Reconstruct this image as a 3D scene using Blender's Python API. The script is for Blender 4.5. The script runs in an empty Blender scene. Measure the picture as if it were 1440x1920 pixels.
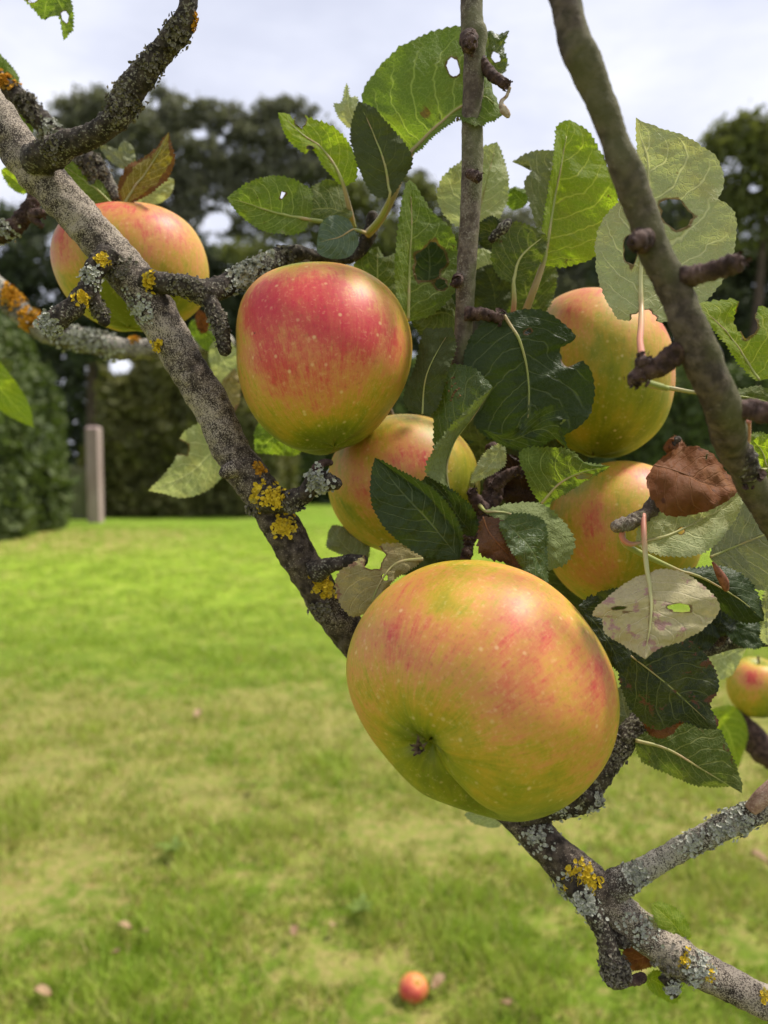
import bpy, math, random
import numpy as np
from mathutils import Vector, noise as mnoise
R = math.radians
SC = bpy.context.scene
COL = SC.collection
PI = math.pi

# ---------------------------------------------------------------- camera
F = 1444.0                       # focal length in pixels of the 1440 x 1920 photograph
PITCH = R(3.77)
CAM = Vector((0, 0, 1.4))
FW = Vector((0, math.cos(PITCH), -math.sin(PITCH)))
UP = Vector((0, math.sin(PITCH), math.cos(PITCH)))
RT = Vector((1, 0, 0))
cd = bpy.data.cameras.new('camera'); cam = bpy.data.objects.new('camera', cd); COL.objects.link(cam)
cam.location = CAM; cam.rotation_euler = (R(90) - PITCH, 0, 0)
cd.sensor_fit = 'HORIZONTAL'; cd.sensor_width = 36; cd.lens = 36 * F / 1440
cd.clip_start = 0.01; cd.clip_end = 2000
cd.dof.use_dof = True; cd.dof.focus_distance = 0.315; cd.dof.aperture_fstop = 36.1 / 3.0
SC.camera = cam

# ---------------------------------------------------------------- light
SUN = Vector((0.46, 0.17, 0.87)).normalized()
EXPOSURE = 0.38
W = bpy.data.worlds.new('World'); SC.world = W; W.use_nodes = True
SC.view_settings.view_transform = 'Standard'; SC.view_settings.look = 'None'
SC.view_settings.exposure = EXPOSURE; SC.view_settings.gamma = 1
sl = bpy.data.lights.new('sun', 'SUN'); sl.energy = 4.2; sl.angle = R(6); sl.color = (1, .95, .86)
so = bpy.data.objects.new('sun', sl); COL.objects.link(so)
so.rotation_euler = SUN.to_track_quat('Z', 'Y').to_euler(); so.location = (0, 0, 30)


class NT:
    """small helper round a node tree"""
    def __init__(s, tree):
        s.t = tree
        tree.nodes.clear()

    def n(s, typ, props=None, **ins):
        nd = s.t.nodes.new(typ)
        for k, v in (props or {}).items():
            setattr(nd, k, v)
        for k, v in ins.items():
            key = k.replace('_', ' ')
            if k.startswith('i') and k[1:].isdigit():
                sock = nd.inputs[int(k[1:])]
            else:
                sock = nd.inputs[key]
            if hasattr(v, 'is_linked') or isinstance(v, bpy.types.NodeSocket):
                s.t.links.new(v, sock)
            else:
                if sock.type == 'RGBA' and len(v) == 3:
                    v = (*v, 1)
                sock.default_value = v
        return nd

    def m(s, op, a, b=0.0, c=0.0, clamp=False):
        return s.n('ShaderNodeMath', {'operation': op, 'use_clamp': clamp}, i0=a, i1=b, i2=c).outputs[0]

    def mix(s, f, a, b, blend='MIX'):
        nd = s.t.nodes.new('ShaderNodeMix'); nd.data_type = 'RGBA'; nd.blend_type = blend; nd.clamp_factor = True
        for idx, v in ((0, f), (6, a), (7, b)):
            if isinstance(v, bpy.types.NodeSocket):
                s.t.links.new(v, nd.inputs[idx])
            else:
                if idx > 0 and len(v) == 3: v = (*v, 1)
                nd.inputs[idx].default_value = v
        return nd.outputs[2]

    def sm(s, x, lo, hi):
        nd = s.n('ShaderNodeMapRange', {'interpolation_type': 'SMOOTHSTEP'}, i0=x, i1=lo, i2=hi, i3=0.0, i4=1.0)
        return nd.outputs[0]

    def ramp(s, x, stops):
        nd = s.n('ShaderNodeValToRGB', None, i0=x); cr = nd.color_ramp
        while len(cr.elements) < len(stops): cr.elements.new(0.5)
        for e, (p, c) in zip(cr.elements, stops):
            e.position = p; e.color = (*c, 1)
        return nd.outputs[0]

    def noise(s, vec, scale, detail=3, rough=.55, lac=2.0):
        return s.n('ShaderNodeTexNoise', None, Vector=vec, Scale=scale, Detail=detail, Roughness=rough).outputs[0]

    def attr(s, name):
        return s.n('ShaderNodeAttribute', {'attribute_name': name})

    def pos(s):
        return s.n('ShaderNodeNewGeometry').outputs['Position']

    def obj(s):
        return s.n('ShaderNodeTexCoord').outputs['Object']

    def out(s, sh):
        o = s.n('ShaderNodeOutputMaterial'); s.t.links.new(sh, o.inputs[0])

    def pr(s, col, rough=.5, spec=.5, normal=None, **k):
        d = dict(Base_Color=col, Roughness=rough)
        d.update(k)
        nd = s.n('ShaderNodeBsdfPrincipled', None, **d)
        sp = nd.inputs['Specular IOR Level']
        if isinstance(spec, bpy.types.NodeSocket): s.t.links.new(spec, sp)
        else: sp.default_value = spec
        if normal is not None: s.t.links.new(normal, nd.inputs['Normal'])
        return nd.outputs[0]

    def bump(s, h, strength, dist):
        return s.n('ShaderNodeBump', None, Height=h, Strength=strength, Distance=dist).outputs[0]


def newmat(name):
    m = bpy.data.materials.new(name); m.use_nodes = True
    return m, NT(m.node_tree)


# sky: thin bright cloud layer over a clear-sky model
wt = NT(W.node_tree)
sky = wt.n('ShaderNodeTexSky', {'sky_type': 'NISHITA', 'sun_disc': False, 'sun_elevation': math.asin(SUN.z),
                                'sun_rotation': math.atan2(SUN.x, SUN.y)})
gen = wt.n('ShaderNodeTexCoord').outputs['Generated']
mp = wt.n('ShaderNodeMapping', None, Vector=gen, Scale=(1.0, 1.0, 2.6)).outputs[0]
n1 = wt.noise(mp, 2.6, 5, .55)
n2 = wt.noise(mp, 5.5, 4, .5)
cloud = wt.ramp(wt.m('ADD', wt.m('MULTIPLY', n1, .7), wt.m('MULTIPLY', n2, .3)),
                [(.30, (5.5, 5.75, 7.0)), (.50, (6.6, 6.85, 8.0)), (.68, (8.2, 8.35, 9.0))])
elev = wt.n('ShaderNodeSeparateXYZ', None, Vector=gen).outputs[2]
lift = wt.m('ADD', 1.0, wt.m('MULTIPLY', wt.sm(elev, .5, 1.0), -.25))
cl2 = wt.mix(1.0, cloud, wt.n('ShaderNodeCombineXYZ', None, X=lift, Y=lift, Z=lift).outputs[0], 'MULTIPLY')
cov = wt.m('ADD', .90, wt.m('MULTIPLY', wt.sm(n1, .35, .6), .1))
skc = wt.mix(cov, sky.outputs[0], cl2)
bg = wt.n('ShaderNodeBackground', None, Color=skc, Strength=0.1)
wo = wt.n('ShaderNodeOutputWorld'); W.node_tree.links.new(bg.outputs[0], wo.inputs[0])


# ---------------------------------------------------------------- helpers
def P(px, py, d):
    return CAM + FW * d + RT * ((px - 720) / F * d) + UP * ((960 - py) / F * d)


def proj(p):
    q = p - CAM; d = q.dot(FW)
    return 720 + q.dot(RT) / d * F, 960 - q.dot(UP) / d * F, d


def tag(o, label=None, cat=None, group=None, kind=None):
    if label: o['label'] = label
    if cat: o['category'] = cat
    if group: o['group'] = group
    if kind: o['kind'] = kind
    return o


def empty(name, loc):
    o = bpy.data.objects.new(name, None); COL.objects.link(o); o.location = loc
    o.empty_display_size = .01
    return o


def mesh_obj(name, verts, faces, mat, parent=None, origin=None, smooth=True, uv=None):
    """one mesh object from world-space verts; origin is its (or its thing's) base point"""
    og = Vector(origin) if origin is not None else Vector((0, 0, 0))
    a = np.asarray(verts, dtype=np.float64) - np.array(og)
    me = bpy.data.meshes.new(name)
    me.from_pydata(a.tolist(), [], faces if isinstance(faces, list) else faces.tolist())
    if mat: me.materials.append(mat)
    if smooth: me.polygons.foreach_set('use_smooth', [True] * len(me.polygons))
    me.update()
    o = bpy.data.objects.new(name, me); COL.objects.link(o)
    if parent is not None: o.parent = parent
    else: o.location = og
    return o


def catmull(pts, n):
    """resample a polyline of k-tuples to n points, even in arc length of the first two values"""
    p = np.asarray(pts, dtype=float)
    if len(p) == 2:
        t = np.linspace(0, 1, n)[:, None]
        return p[0] * (1 - t) + p[1] * t
    q = np.vstack([2 * p[0] - p[1], p, 2 * p[-1] - p[-2]])
    out = []
    for i in range(1, len(q) - 2):
        a, b, c, d = q[i - 1], q[i], q[i + 1], q[i + 2]
        for t in np.linspace(0, 1, 24, endpoint=False):
            out.append(.5 * ((2 * b) + (c - a) * t + (2 * a - 5 * b + 4 * c - d) * t * t + (3 * b - a - 3 * c + d) * t ** 3))
    out.append(q[-2]); out = np.array(out)
    s = np.concatenate([[0], np.cumsum(np.linalg.norm(np.diff(out[:, :2], axis=0), axis=1) + 1e-9)])
    x = np.linspace(0, s[-1], n)
    return np.stack([np.interp(x, s, out[:, k]) for k in range(p.shape[1])], axis=1)


def fbm(v, o=4):
    return mnoise.fractal(v, 1.0, 2.0, o)


# ---------------------------------------------------------------- materials: bark and lichen
def bark_mat(name, dark, mid, pale, pale_lo=.50, pale_hi=.60, moss=None, rough=.85, fine=1500, pinkish=None, mossy=.5):
    m, t = newmat(name)
    p = t.pos()
    big = t.noise(p, 55, 4, .6)
    med = t.noise(p, 260, 4, .6)
    fin = t.noise(p, fine, 3, .6)
    c = t.mix(t.sm(med, .35, .65), dark, mid)
    k = t.m('ADD', t.m('MULTIPLY', fin, .55), t.m('ADD', t.m('MULTIPLY', big, .30), t.m('MULTIPLY', med, .15)))
    f = t.sm(t.m('SUBTRACT', k, t.m('ADD', t.attr('tone').outputs['Fac'], t.m('MULTIPLY', t.m('SUBTRACT', t.noise(p, 22, 2), .5), .12))), pale_lo, pale_hi)
    c = t.mix(f, c, pale)
    if moss:
        mm = t.noise(p, 38, 3, .55)
        nz = t.n('ShaderNodeSeparateXYZ', None, Vector=t.n('ShaderNodeNewGeometry').outputs['Normal']).outputs[0]
        c = t.mix(t.m('MULTIPLY', t.sm(t.m('ADD', mm, t.m('MULTIPLY', nz, .12)), .42, .62), mossy), c, moss)
    h = t.m('ADD', t.m('MULTIPLY', fin, .5), med)
    t.out(t.pr(c, rough, .25, t.bump(h, .55, .0012)))
    return m


BARK = bark_mat('speckled_bark', (.030, .022, .017), (.085, .064, .050), (.36, .33, .27), .455, .56)
BARK_MAIN = bark_mat('pale_speckled_bark', (.026, .018, .013), (.10, .075, .056), (.37, .31, .24), .47, .57, fine=1700)
BARK_DARK = bark_mat('dark_scaly_bark', (.020, .015, .011), (.07, .053, .040), (.26, .24, .18), .52, .62, fine=900)
BARK_GREEN = bark_mat('algae_bark', (.045, .033, .025), (.115, .086, .065), (.22, .18, .14), .55, .66, moss=(.115, .115, .042), mossy=.55)
BARK_TWIG = bark_mat('brown_twig_bark', (.07, .05, .037), (.15, .115, .085), (.25, .22, .17), .52, .62, moss=(.14, .15, .06), mossy=.55)
BARK_PINK = bark_mat('pinkish_bark', (.25, .14, .11), (.42, .26, .20), (.5, .38, .3), .5, .65)
BARK_SPUR = bark_mat('dark_spur_bark', (.030, .016, .013), (.10, .058, .046), (.28, .21, .17), .56, .68)


def lichen_mat(name, a, b, c):
    m, t = newmat(name)
    p = t.pos()
    n = t.noise(p, 900, 3, .6); g = t.noise(p, 200, 2)
    col = t.mix(t.sm(n, .35, .65), a, b)
    col = t.mix(t.sm(g, .55, .7), col, c)
    t.out(t.pr(col, .9, .15, t.bump(n, .5, .0006)))
    return m


LICH_Y = lichen_mat('yellow_lichen', (.50, .33, .018), (.68, .50, .035), (.40, .34, .08))
LICH_O = lichen_mat('orange_lichen', (.45, .20, .015), (.55, .27, .02), (.3, .18, .03))
LICH_G = lichen_mat('grey_lichen', (.30, .30, .24), (.50, .50, .42), (.16, .16, .11))
LICH_D = lichen_mat('dull_lichen', (.095, .08, .058), (.25, .225, .17), (.04, .03, .022))


class Tube:
    """knobbly tapering limb through (px, py, radius px, depth) points"""
    def __init__(s, pts, step=.0009, seg=30, rough=.10, freq=170, seed=0, scab=0.0, rings=0.0):
        pts = [tuple(map(float, p)) for p in pts]
        L = sum((P(*(b[0], b[1], b[3])) - P(*(a[0], a[1], a[3]))).length for a, b in zip(pts, pts[1:]))
        n = max(10, int(L / step))
        s.c = catmull(pts, n)
        s.pos = [P(x, y, d) for x, y, r, d in s.c]
        s.rad = [r * d / F for x, y, r, d in s.c]
        s.N = []; s.B = []
        for i in range(n):
            T = (s.pos[min(i + 1, n - 1)] - s.pos[max(i - 1, 0)]).normalized()
            V = (CAM - s.pos[i]); V = (V - T * V.dot(T)).normalized()
            s.N.append(V); s.B.append(T.cross(V))
        s.n, s.seg, s.rough, s.freq, s.seed, s.scab = n, seg, rough, freq, seed, scab
        off = Vector((seed * 3.1, seed * 1.7, seed * .9))
        verts = []
        for i in range(n):
            for k in range(seg):
                a = 2 * PI * k / seg
                dv = s.N[i] * math.cos(a) + s.B[i] * math.sin(a)
                p = s.pos[i] + dv * s.rad[i]
                r = rough * fbm(p * freq + off, 4) + rough * .8 * mnoise.noise(p * freq * .35 + off)
                if scab:
                    r += scab * max(0, mnoise.noise(p * 620 + off)) + scab * .7 * max(0, mnoise.noise(p * 1300 + off))
                if rings: r += rings * .75 * (abs(math.sin(i * step / .0026 * PI + 3.2 * mnoise.noise(Vector((i * step * 260, seed, 0))) + 1.0 * mnoise.noise(p * 300))) ** 2 - .4) + rings * 1.2 * mnoise.noise(p * 330 + off)
                end = min(1, math.sqrt(max(0, (n - 1 - i)) * step / (s.rad[i] * .7) + .02)) if i > n * .5 else 1
                verts.append(s.pos[i] + dv * (s.rad[i] * (1 + r) * end))
        faces = [[i * seg + k, i * seg + (k + 1) % seg, (i + 1) * seg + (k + 1) % seg, (i + 1) * seg + k]
                 for i in range(n - 1) for k in range(seg)]
        verts.append(s.pos[0]); verts.append(s.pos[-1])
        for k in range(seg):
            faces.append([len(verts) - 2, (k + 1) % seg, k])
            faces.append([len(verts) - 1, (n - 1) * seg + k, (n - 1) * seg + (k + 1) % seg])
        s.verts, s.faces = verts, faces

    def build(s, name, mat, parent=None, origin=None):
        return mesh_obj(name, s.verts, s.faces, mat, parent, origin)

    def patch(s, px, py, length, spread, count, size, rng, lift=.2, ang=None):
        """lichen: small ruffled lobes over part of the limb, centred where the pixel meets it"""
        i0 = int(np.argmin((s.c[:, 0] - px) ** 2 + (s.c[:, 1] - py) ** 2))
        c = s.c[i0]
        if ang is None:
            bx, by, _ = proj(s.pos[i0] + s.B[i0] * s.rad[i0])
            v = np.array([bx - c[0], by - c[1]]); o = np.dot(np.array([px - c[0], py - c[1]]), v) / max(1e-6, np.dot(v, v))
            ang = math.asin(max(-.95, min(.95, o)))
        verts = []; faces = []
        pxstep = max(.3, np.linalg.norm(s.c[min(i0 + 1, s.n - 1), :2] - s.c[max(i0 - 1, 0), :2]) / 2)
        for _ in range(count):
            u = max(-1.7, min(1.7, rng.gauss(0, .55))); w = max(-1.7, min(1.7, rng.gauss(0, .55)))
            if fbm(Vector((u * 2.2 + px, w * 2.2 + py, 3.3)), 3) < -.16: continue
            i = int(i0 + u * length / pxstep * .5)
            if not 0 <= i < s.n: continue
            a = ang + w * spread
            nrm = (s.N[i] * math.cos(a) + s.B[i] * math.sin(a)).normalized()
            rr = s.rad[i] * (1 + s.rough * .5 + s.scab * .25)
            p = s.pos[i] + nrm * rr * rng.uniform(.97, 1.03 + lift * .22)
            t1 = nrm.cross(Vector((rng.gauss(0, 1), rng.gauss(0, 1), rng.gauss(0, 1)))).normalized()
            t1 = (t1 + nrm * rng.uniform(-.1, lift * 2.2)).normalized()
            t2 = nrm.cross(t1).normalized(); up = t1.cross(t2)
            sz = size * rng.uniform(.55, 1.5); k = rng.randint(6, 8); b = len(verts)
            verts.append(p - nrm * sz * .15)
            for j in range(k):
                aa = 2 * PI * j / k
                rj = sz * rng.uniform(.55, 1.1)
                verts.append(p + t1 * math.cos(aa) * rj + t2 * math.sin(aa) * rj + nrm * sz * rng.uniform(.1, .5))
            for j in range(k):
                faces.append([b, b + 1 + j, b + 1 + (j + 1) % k])
        return verts, faces


RNG = random.Random(11)


def lichen(tube, parent, origin, specs, name='lichen_patch'):
    for (px, py, L, sp, n, size, mat, lift) in specs:
        v, f = tube.patch(px, py, L, sp, n, size, RNG, lift)
        if f: mesh_obj(name, v, f, mat, parent, origin, smooth=False)


# ---------------------------------------------------------------- branches
def branch(name, label, base, cat='branch'):
    e = empty(name, P(*base)); tag(e, label, cat)
    return e, e.location.copy()


# the main branch, running behind the largest apple
D0 = .36
E, O = branch('apple_branch', 'thick grey speckled branch running diagonally from top left down behind the largest apple', (-60, 165, D0))
limb = Tube([(-420, -330, 44, .37), (-200, -40, 42, .365), (-60, 150, 39, D0), (0, 232, 38, D0), (55, 305, 38, D0), (120, 375, 38, D0), (190, 452, 38, D0), (245, 520, 39, D0),
             (295, 590, 37, D0), (350, 685, 36, D0), (400, 770, 36, D0), (435, 850, 35, D0), (490, 925, 36, D0), (540, 1010, 35, D0),
             (588, 1090, 34, .364), (640, 1170, 34, .37), (730, 1275, 34, .380), (850, 1400, 33, .382), (975, 1533, 33, .370),
             (1030, 1590, 34, .363), (1088, 1645, 40, D0), (1150, 1700, 35, .357), (1215, 1755, 34, .354), (1280, 1800, 34, .35),
             (1350, 1838, 31, .346), (1440, 1882, 30, .342), (1520, 1925, 29, .34), (1700, 2040, 27, .335), (1900, 2190, 24, .33)], seed=1, rough=.10, step=.0008, seg=40)
LB = limb.build('limb', BARK_MAIN, E, O)
_tn = np.interp(limb.c[:, 1], [150, 450, 520, 580, 620, 800, 900, 980, 1180, 1540, 1620, 1720, 1900], [-.02, -.015, .015, .025, -.015, .0, .02, .06, .075, .05, .045, -.02, -.015])
LB.data.attributes.new('tone', 'FLOAT', 'POINT').data.foreach_set('value', np.concatenate([np.repeat(_tn, limb.seg), [0, 0]]))
lichen(limb, E, O, [
    (500, 935, 34, .55, 260, .0011, LICH_Y, .35), (535, 990, 30, .45, 200, .0010, LICH_Y, .3), (600, 1090, 42, .38, 220, .0011, LICH_Y, .3),
    (595, 1135, 22, .5, 130, .0011, LICH_D, .4), (490, 950, 30, .8, 200, .001, LICH_D, .5), (488, 885, 26, .25, 70, .0010, LICH_O, .3),
    (1080, 1640, 52, .5, 420, .0012, LICH_Y, .35), (1065, 1660, 60, .9, 200, .0010, LICH_G, .5), (1275, 1793, 22, .4, 80, .0008, LICH_Y, .25),
    (1325, 1820, 12, .35, 40, .0008, LICH_Y, .25), (1425, 1862, 14, .3, 50, .0008, LICH_Y, .25), (302, 655, 14, .3, 60, .0009, LICH_Y, .3),
    (270, 595, 60, .6, 160, .0009, LICH_G, .15), (1010, 1570, 50, .8, 160, .0009, LICH_G, .35), (1300, 1810, 60, 1.0, 200, .0009, LICH_G, .3),
    (235, 520, 40, .7, 150, .0009, LICH_D, .4), (1190, 1730, 70, 1.0, 160, .0008, LICH_G, .25), (1250, 1810, 60, 1.4, 140, .0009, LICH_D, .6),
])


def shoot(pts, mat, lich=(), name='side_shoot', **k):
    t = Tube(pts, **k)
    o = t.build(name, mat, E, O)
    lichen(t, o, None, [], 'lichen_patch') if False else None
    for (px, py, L, sp, n, size, m, lift) in lich:
        v, f = t.patch(px, py, L, sp, n, size, RNG, lift)
        if f: mesh_obj('lichen_patch', v, f, m, o, O, smooth=False)
    return t


shoot([(60, 300, 26, .352), (92, 288, 29, .345), (130, 270, 24, .34), (185, 247, 20, .335), (222, 215, 23, .332), (238, 180, 27, .332),
       (266, 145, 24, .33), (300, 100, 20, .328), (332, 62, 22, .325), (352, 15, 16, .322), (355, -45, 15, .32), (380, -180, 13, .315), (440, -330, 10, .31)], BARK_DARK,
      [(235, 195, 60, 1.3, 380, .0009, LICH_D, .6), (330, 60, 60, 1.3, 220, .0009, LICH_D, .6), (110, 270, 40, .8, 150, .0009, LICH_D, .5),
       (365, 40, 18, .5, 60, .0009, LICH_O, .4), (280, 120, 60, 1.4, 200, .0008, LICH_D, .5)],
      seed=2, rough=.14, scab=.16, step=.0007)
shoot([(205, 478, 22, .352), (180, 500, 18, .346), (166, 535, 17, .343), (142, 572, 18, .34), (110, 598, 20, .338), (78, 622, 16, .336)], BARK_DARK,
      [(182, 494, 16, .5, 90, .0009, LICH_Y, .4), (150, 565, 16, .55, 120, .001, LICH_Y, .4), (90, 612, 36, 1.5, 320, .0009, LICH_G, .7),
       (165, 525, 30, 1.3, 160, .0009, LICH_G, .6)], name='spur', seed=3, rough=.14, scab=.22, step=.0006)
shoot([(168, 540, 13, .345), (178, 568, 13, .347), (190, 590, 12, .348), (200, 612, 8, .348)], BARK_DARK,
      [(188, 585, 30, 1.5, 120, .0008, LICH_D, .6)], name='spur', seed=4, rough=.15, scab=.25, step=.0006)
shoot([(275, 528, 24, .355), (310, 532, 19, .352), (350, 536, 20, .35), (388, 548, 21, .352), (440, 527, 19, .36), (500, 495, 19, .37),
       (545, 476, 16, .378), (600, 482, 9, .385), (660, 485, 8, .39), (692, 440, 13, .392), (700, 395, 9, .392)], BARK_DARK,
      [(295, 530, 16, .6, 130, .001, LICH_Y, .35), (460, 515, 80, 1.3, 520, .0011, LICH_G, .65), (530, 482, 26, 1.2, 120, .0009, LICH_D, .5), (360, 540, 70, 1.2, 160, .0008, LICH_D, .4)],
      seed=5, rough=.13, scab=.18, step=.0007)
shoot([(385, 548, 17, .352), (402, 585, 15, .35), (416, 625, 14, .348), (424, 668, 10, .347)], BARK_DARK,
      [(412, 615, 60, 1.5, 200, .0008, LICH_D, .6)], name='spur', seed=6, rough=.16, scab=.25, step=.0006)
shoot([(500, 935, 26, .352), (540, 938, 20, .346), (572, 925, 17, .342), (595, 900, 17, .34), (625, 905, 13, .338), (642, 908, 8, .338)], BARK_DARK,
      [(530, 932, 36, .7, 200, .001, LICH_Y, .4), (600, 908, 40, 1.5, 420, .0011, LICH_G, .8), (560, 955, 22, .7, 90, .0009, LICH_D, .5)],
      name='spur', seed=7, rough=.14, scab=.22, step=.0006)
shoot([(594, 900, 10, .34), (594, 880, 10, .34), (608, 868, 7, .342), (625, 868, 5, .344)], BARK_SPUR,
      [(592, 885, 24, 1.4, 60, .0008, LICH_G, .6)], name='spur', seed=8, rough=.12, scab=.1, step=.0006)
shoot([(590, 1072, 22, .355), (620, 1060, 15, .35), (655, 1052, 12, .348), (690, 1050, 10, .345)], BARK_DARK, [], name='spur', seed=9, rough=.14, scab=.2, step=.0007)
shoot([(975, 1525, 28, .366), (1030, 1508, 29, .362), (1085, 1492, 30, .354), (1118, 1455, 26, .352), (1150, 1415, 23, .352), (1185, 1370, 22, .353), (1212, 1338, 18, .355)],
      BARK_DARK, [(1060, 1500, 60, 1.2, 160, .0009, LICH_G, .4), (1150, 1415, 70, 1.2, 140, .0008, LICH_D, .5), (1118, 1505, 30, .6, 60, .0009, LICH_G, .5)],
      seed=10, rough=.12, scab=.18, step=.0007)
shoot([(1090, 1488, 22, .35), (1112, 1500, 17, .348), (1132, 1508, 9, .347)], BARK_DARK, [(1122, 1505, 20, 1.3, 80, .0009, LICH_G, .5)], name='spur', seed=11, rough=.14, scab=.2, step=.0006)
shoot([(1072, 1640, 26, .355), (1098, 1692, 19, .35), (1128, 1740, 16, .347), (1142, 1785, 18, .345), (1158, 1828, 24, .344), (1172, 1852, 18, .343)], BARK_DARK,
      [(1100, 1695, 50, 1.2, 240, .0009, LICH_G, .5), (1150, 1810, 50, 1.4, 260, .0009, LICH_D, .6)], name='spur', seed=12, rough=.16, scab=.22, step=.0006)
shoot([(1160, 1838, 14, .345), (1185, 1838, 10, .347), (1212, 1830, 8, .349)], BARK_SPUR, [], name='spur', seed=13, rough=.15, scab=.15, step=.0004, rings=.15)
shoot([(1138, 1752, 12, .352), (1165, 1762, 15, .353), (1185, 1752, 12, .354)], BARK_DARK, [(1165, 1762, 30, 1.2, 80, .0008, LICH_D, .5)], name='spur', seed=14, rough=.15, scab=.2, step=.0006)
shoot([(1135, 1672, 30, .357), (1170, 1652, 26, .355), (1205, 1632, 22, .353), (1260, 1600, 20, .35), (1310, 1575, 20, .346), (1370, 1545, 23, .342), (1425, 1518, 22, .338), (1470, 1500, 21, .335), (1600, 1430, 17, .33), (1720, 1330, 12, .33)],
      BARK, [(1200, 1640, 36, 1.0, 260, .0009, LICH_G, .5), (1370, 1545, 90, 1.2, 420, .0009, LICH_G, .35), (1300, 1580, 50, 1.2, 120, .0009, LICH_G, .25)],
      seed=15, rough=.12, scab=.14, step=.0007)
shoot([(1408, 1518, 13, .336), (1430, 1495, 16, .334), (1480, 1450, 15, .332), (1580, 1360, 12, .33)], BARK_PINK, [], seed=16, rough=.06, step=.0009)
shoot([(440, 878, 16, .348), (420, 886, 13, .346), (410, 888, 8, .346)], BARK_MAIN, [], name='spur', seed=17, rough=.14, scab=.1, step=.0006)
shoot([(1255, 1830, 22, .352), (1262, 1855, 11, .35), (1265, 1872, 7, .35)], BARK_DARK, [(1262, 1850, 20, 1.3, 90, .0008, LICH_G, .5)], name='spur', seed=18, rough=.14, scab=.2, step=.0006)


def simple_branch(name, label, pts, mat, shoots=(), lich=(), cat='branch', **k):
    global E, O
    p0 = pts[0]
    e, o = branch(name, label, (p0[0], p0[1], p0[3]), cat)
    t = Tube(pts, **k)
    lb = t.build('limb', mat, e, o)
    for (px, py, L, sp, n, size, m, lift) in lich:
        v, f = t.patch(px, py, L, sp, n, size, RNG, lift)
        if f: mesh_obj('lichen_patch', v, f, m, e, o, smooth=False)
    pe, po = E, O
    E, O = e, o
    for q in shoots:
        tx, ty, tr, td_ = q[0][-1]
        shoot(*q[:2], [(tx, ty, tr * 1.6, 2.2, 26, tr * td_ / F * .55, BARK_SPUR, .9)], name='spur', seed=k.get('seed', 0) + 1, rough=.16, scab=.10, step=.0004, rings=.17)
    E, O = pe, po
    return t


simple_branch('apple_branch', 'dark lichen-crusted branch behind the top left of the main branch, leading to the left apple',
              [(-300, -60, 24, .43), (-160, 30, 22, .425), (-60, 110, 20, .42), (0, 160, 21, .42), (40, 190, 20, .42), (90, 240, 18, .42), (140, 285, 18, .42), (180, 318, 20, .42), (205, 350, 14, .42), (222, 384, 11, .418)],
              BARK_DARK, [], [(20, 158, 30, .8, 260, .0013, LICH_O, .35), (60, 205, 60, 1.2, 260, .0010, LICH_D, .6), (110, 262, 60, 1.3, 340, .0010, LICH_G, .45), (180, 320, 50, 1.4, 200, .001, LICH_D, .6)],
              seed=20, rough=.13, scab=.2)
simple_branch('fruit_spur', 'short dark fruiting spur with grey lichen at the left edge, left of the left apple',
              [(-40, 438, 17, .40), (0, 438, 17, .40), (30, 424, 15, .40), (48, 400, 14, .40), (62, 378, 12, .40), (55, 355, 7, .40)], BARK_SPUR,
              [([(48, 395, 10, .40), (72, 402, 9, .398), (84, 395, 5, .397)], BARK_SPUR), ([(55, 405, 8, .40), (72, 418, 6, .398), (80, 426, 3, .397)], BARK_SPUR)],
              [(12, 432, 36, 1.3, 220, .0010, LICH_G, .6)], 'twig', seed=22, rough=.18, scab=.2, rings=.12, step=.0006)
simple_branch('apple_branch', 'out-of-focus fuzzy lichen branch with orange patches behind the left apple',
              [(-260, 260, 22, .60), (-60, 480, 18, .60), (0, 545, 20, .60), (45, 592, 20, .60), (90, 622, 20, .60), (150, 636, 20, .60), (215, 652, 20, .60), (270, 655, 18, .60), (350, 650, 18, .61), (440, 640, 16, .62)],
              BARK, [], [(28, 560, 36, .9, 220, .0016, LICH_O, .4), (68, 602, 26, .9, 240, .0016, LICH_O, .5), (160, 636, 120, 1.4, 500, .0016, LICH_G, .7), (255, 628, 20, .6, 80, .0015, LICH_O, .4), (320, 650, 60, 1.3, 200, .0015, LICH_D, .6)],
              seed=24, rough=.12, scab=.2)
simple_branch('upright_twig', 'straight brown upright twig between the two clumps of leaves at the top',
              [(878, -420, 25, .345), (882, -200, 23, .35), (884, -60, 21, .352), (885, 40, 21, .352), (890, 66, 24, .352), (889, 110, 20, .352), (886, 220, 20, .353), (885, 330, 20, .354), (880, 420, 19, .355), (874, 520, 18, .356), (870, 600, 17, .358), (862, 690, 16, .36), (860, 760, 14, .366)],
              BARK_TWIG, [([(898, 110, 10, .352), (918, 135, 10, .348), (938, 152, 9, .345), (956, 162, 7, .343)], BARK_SPUR),
                          ([(878, 325, 9, .345), (895, 332, 10, .342), (904, 336, 6, .341)], BARK_SPUR),
                          ([(872, 590, 14, .355), (905, 590, 11, .353), (945, 598, 10, .352)], BARK_SPUR),
                          ([(860, 520, 10, .352), (856, 528, 11, .349), (852, 524, 6, .348)], BARK_SPUR),
                          ([(878, 68, 16, .346), (880, 85, 14, .342), (878, 98, 8, .341)], BARK_SPUR)], seed=26, rough=.05, cat='twig')
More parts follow.
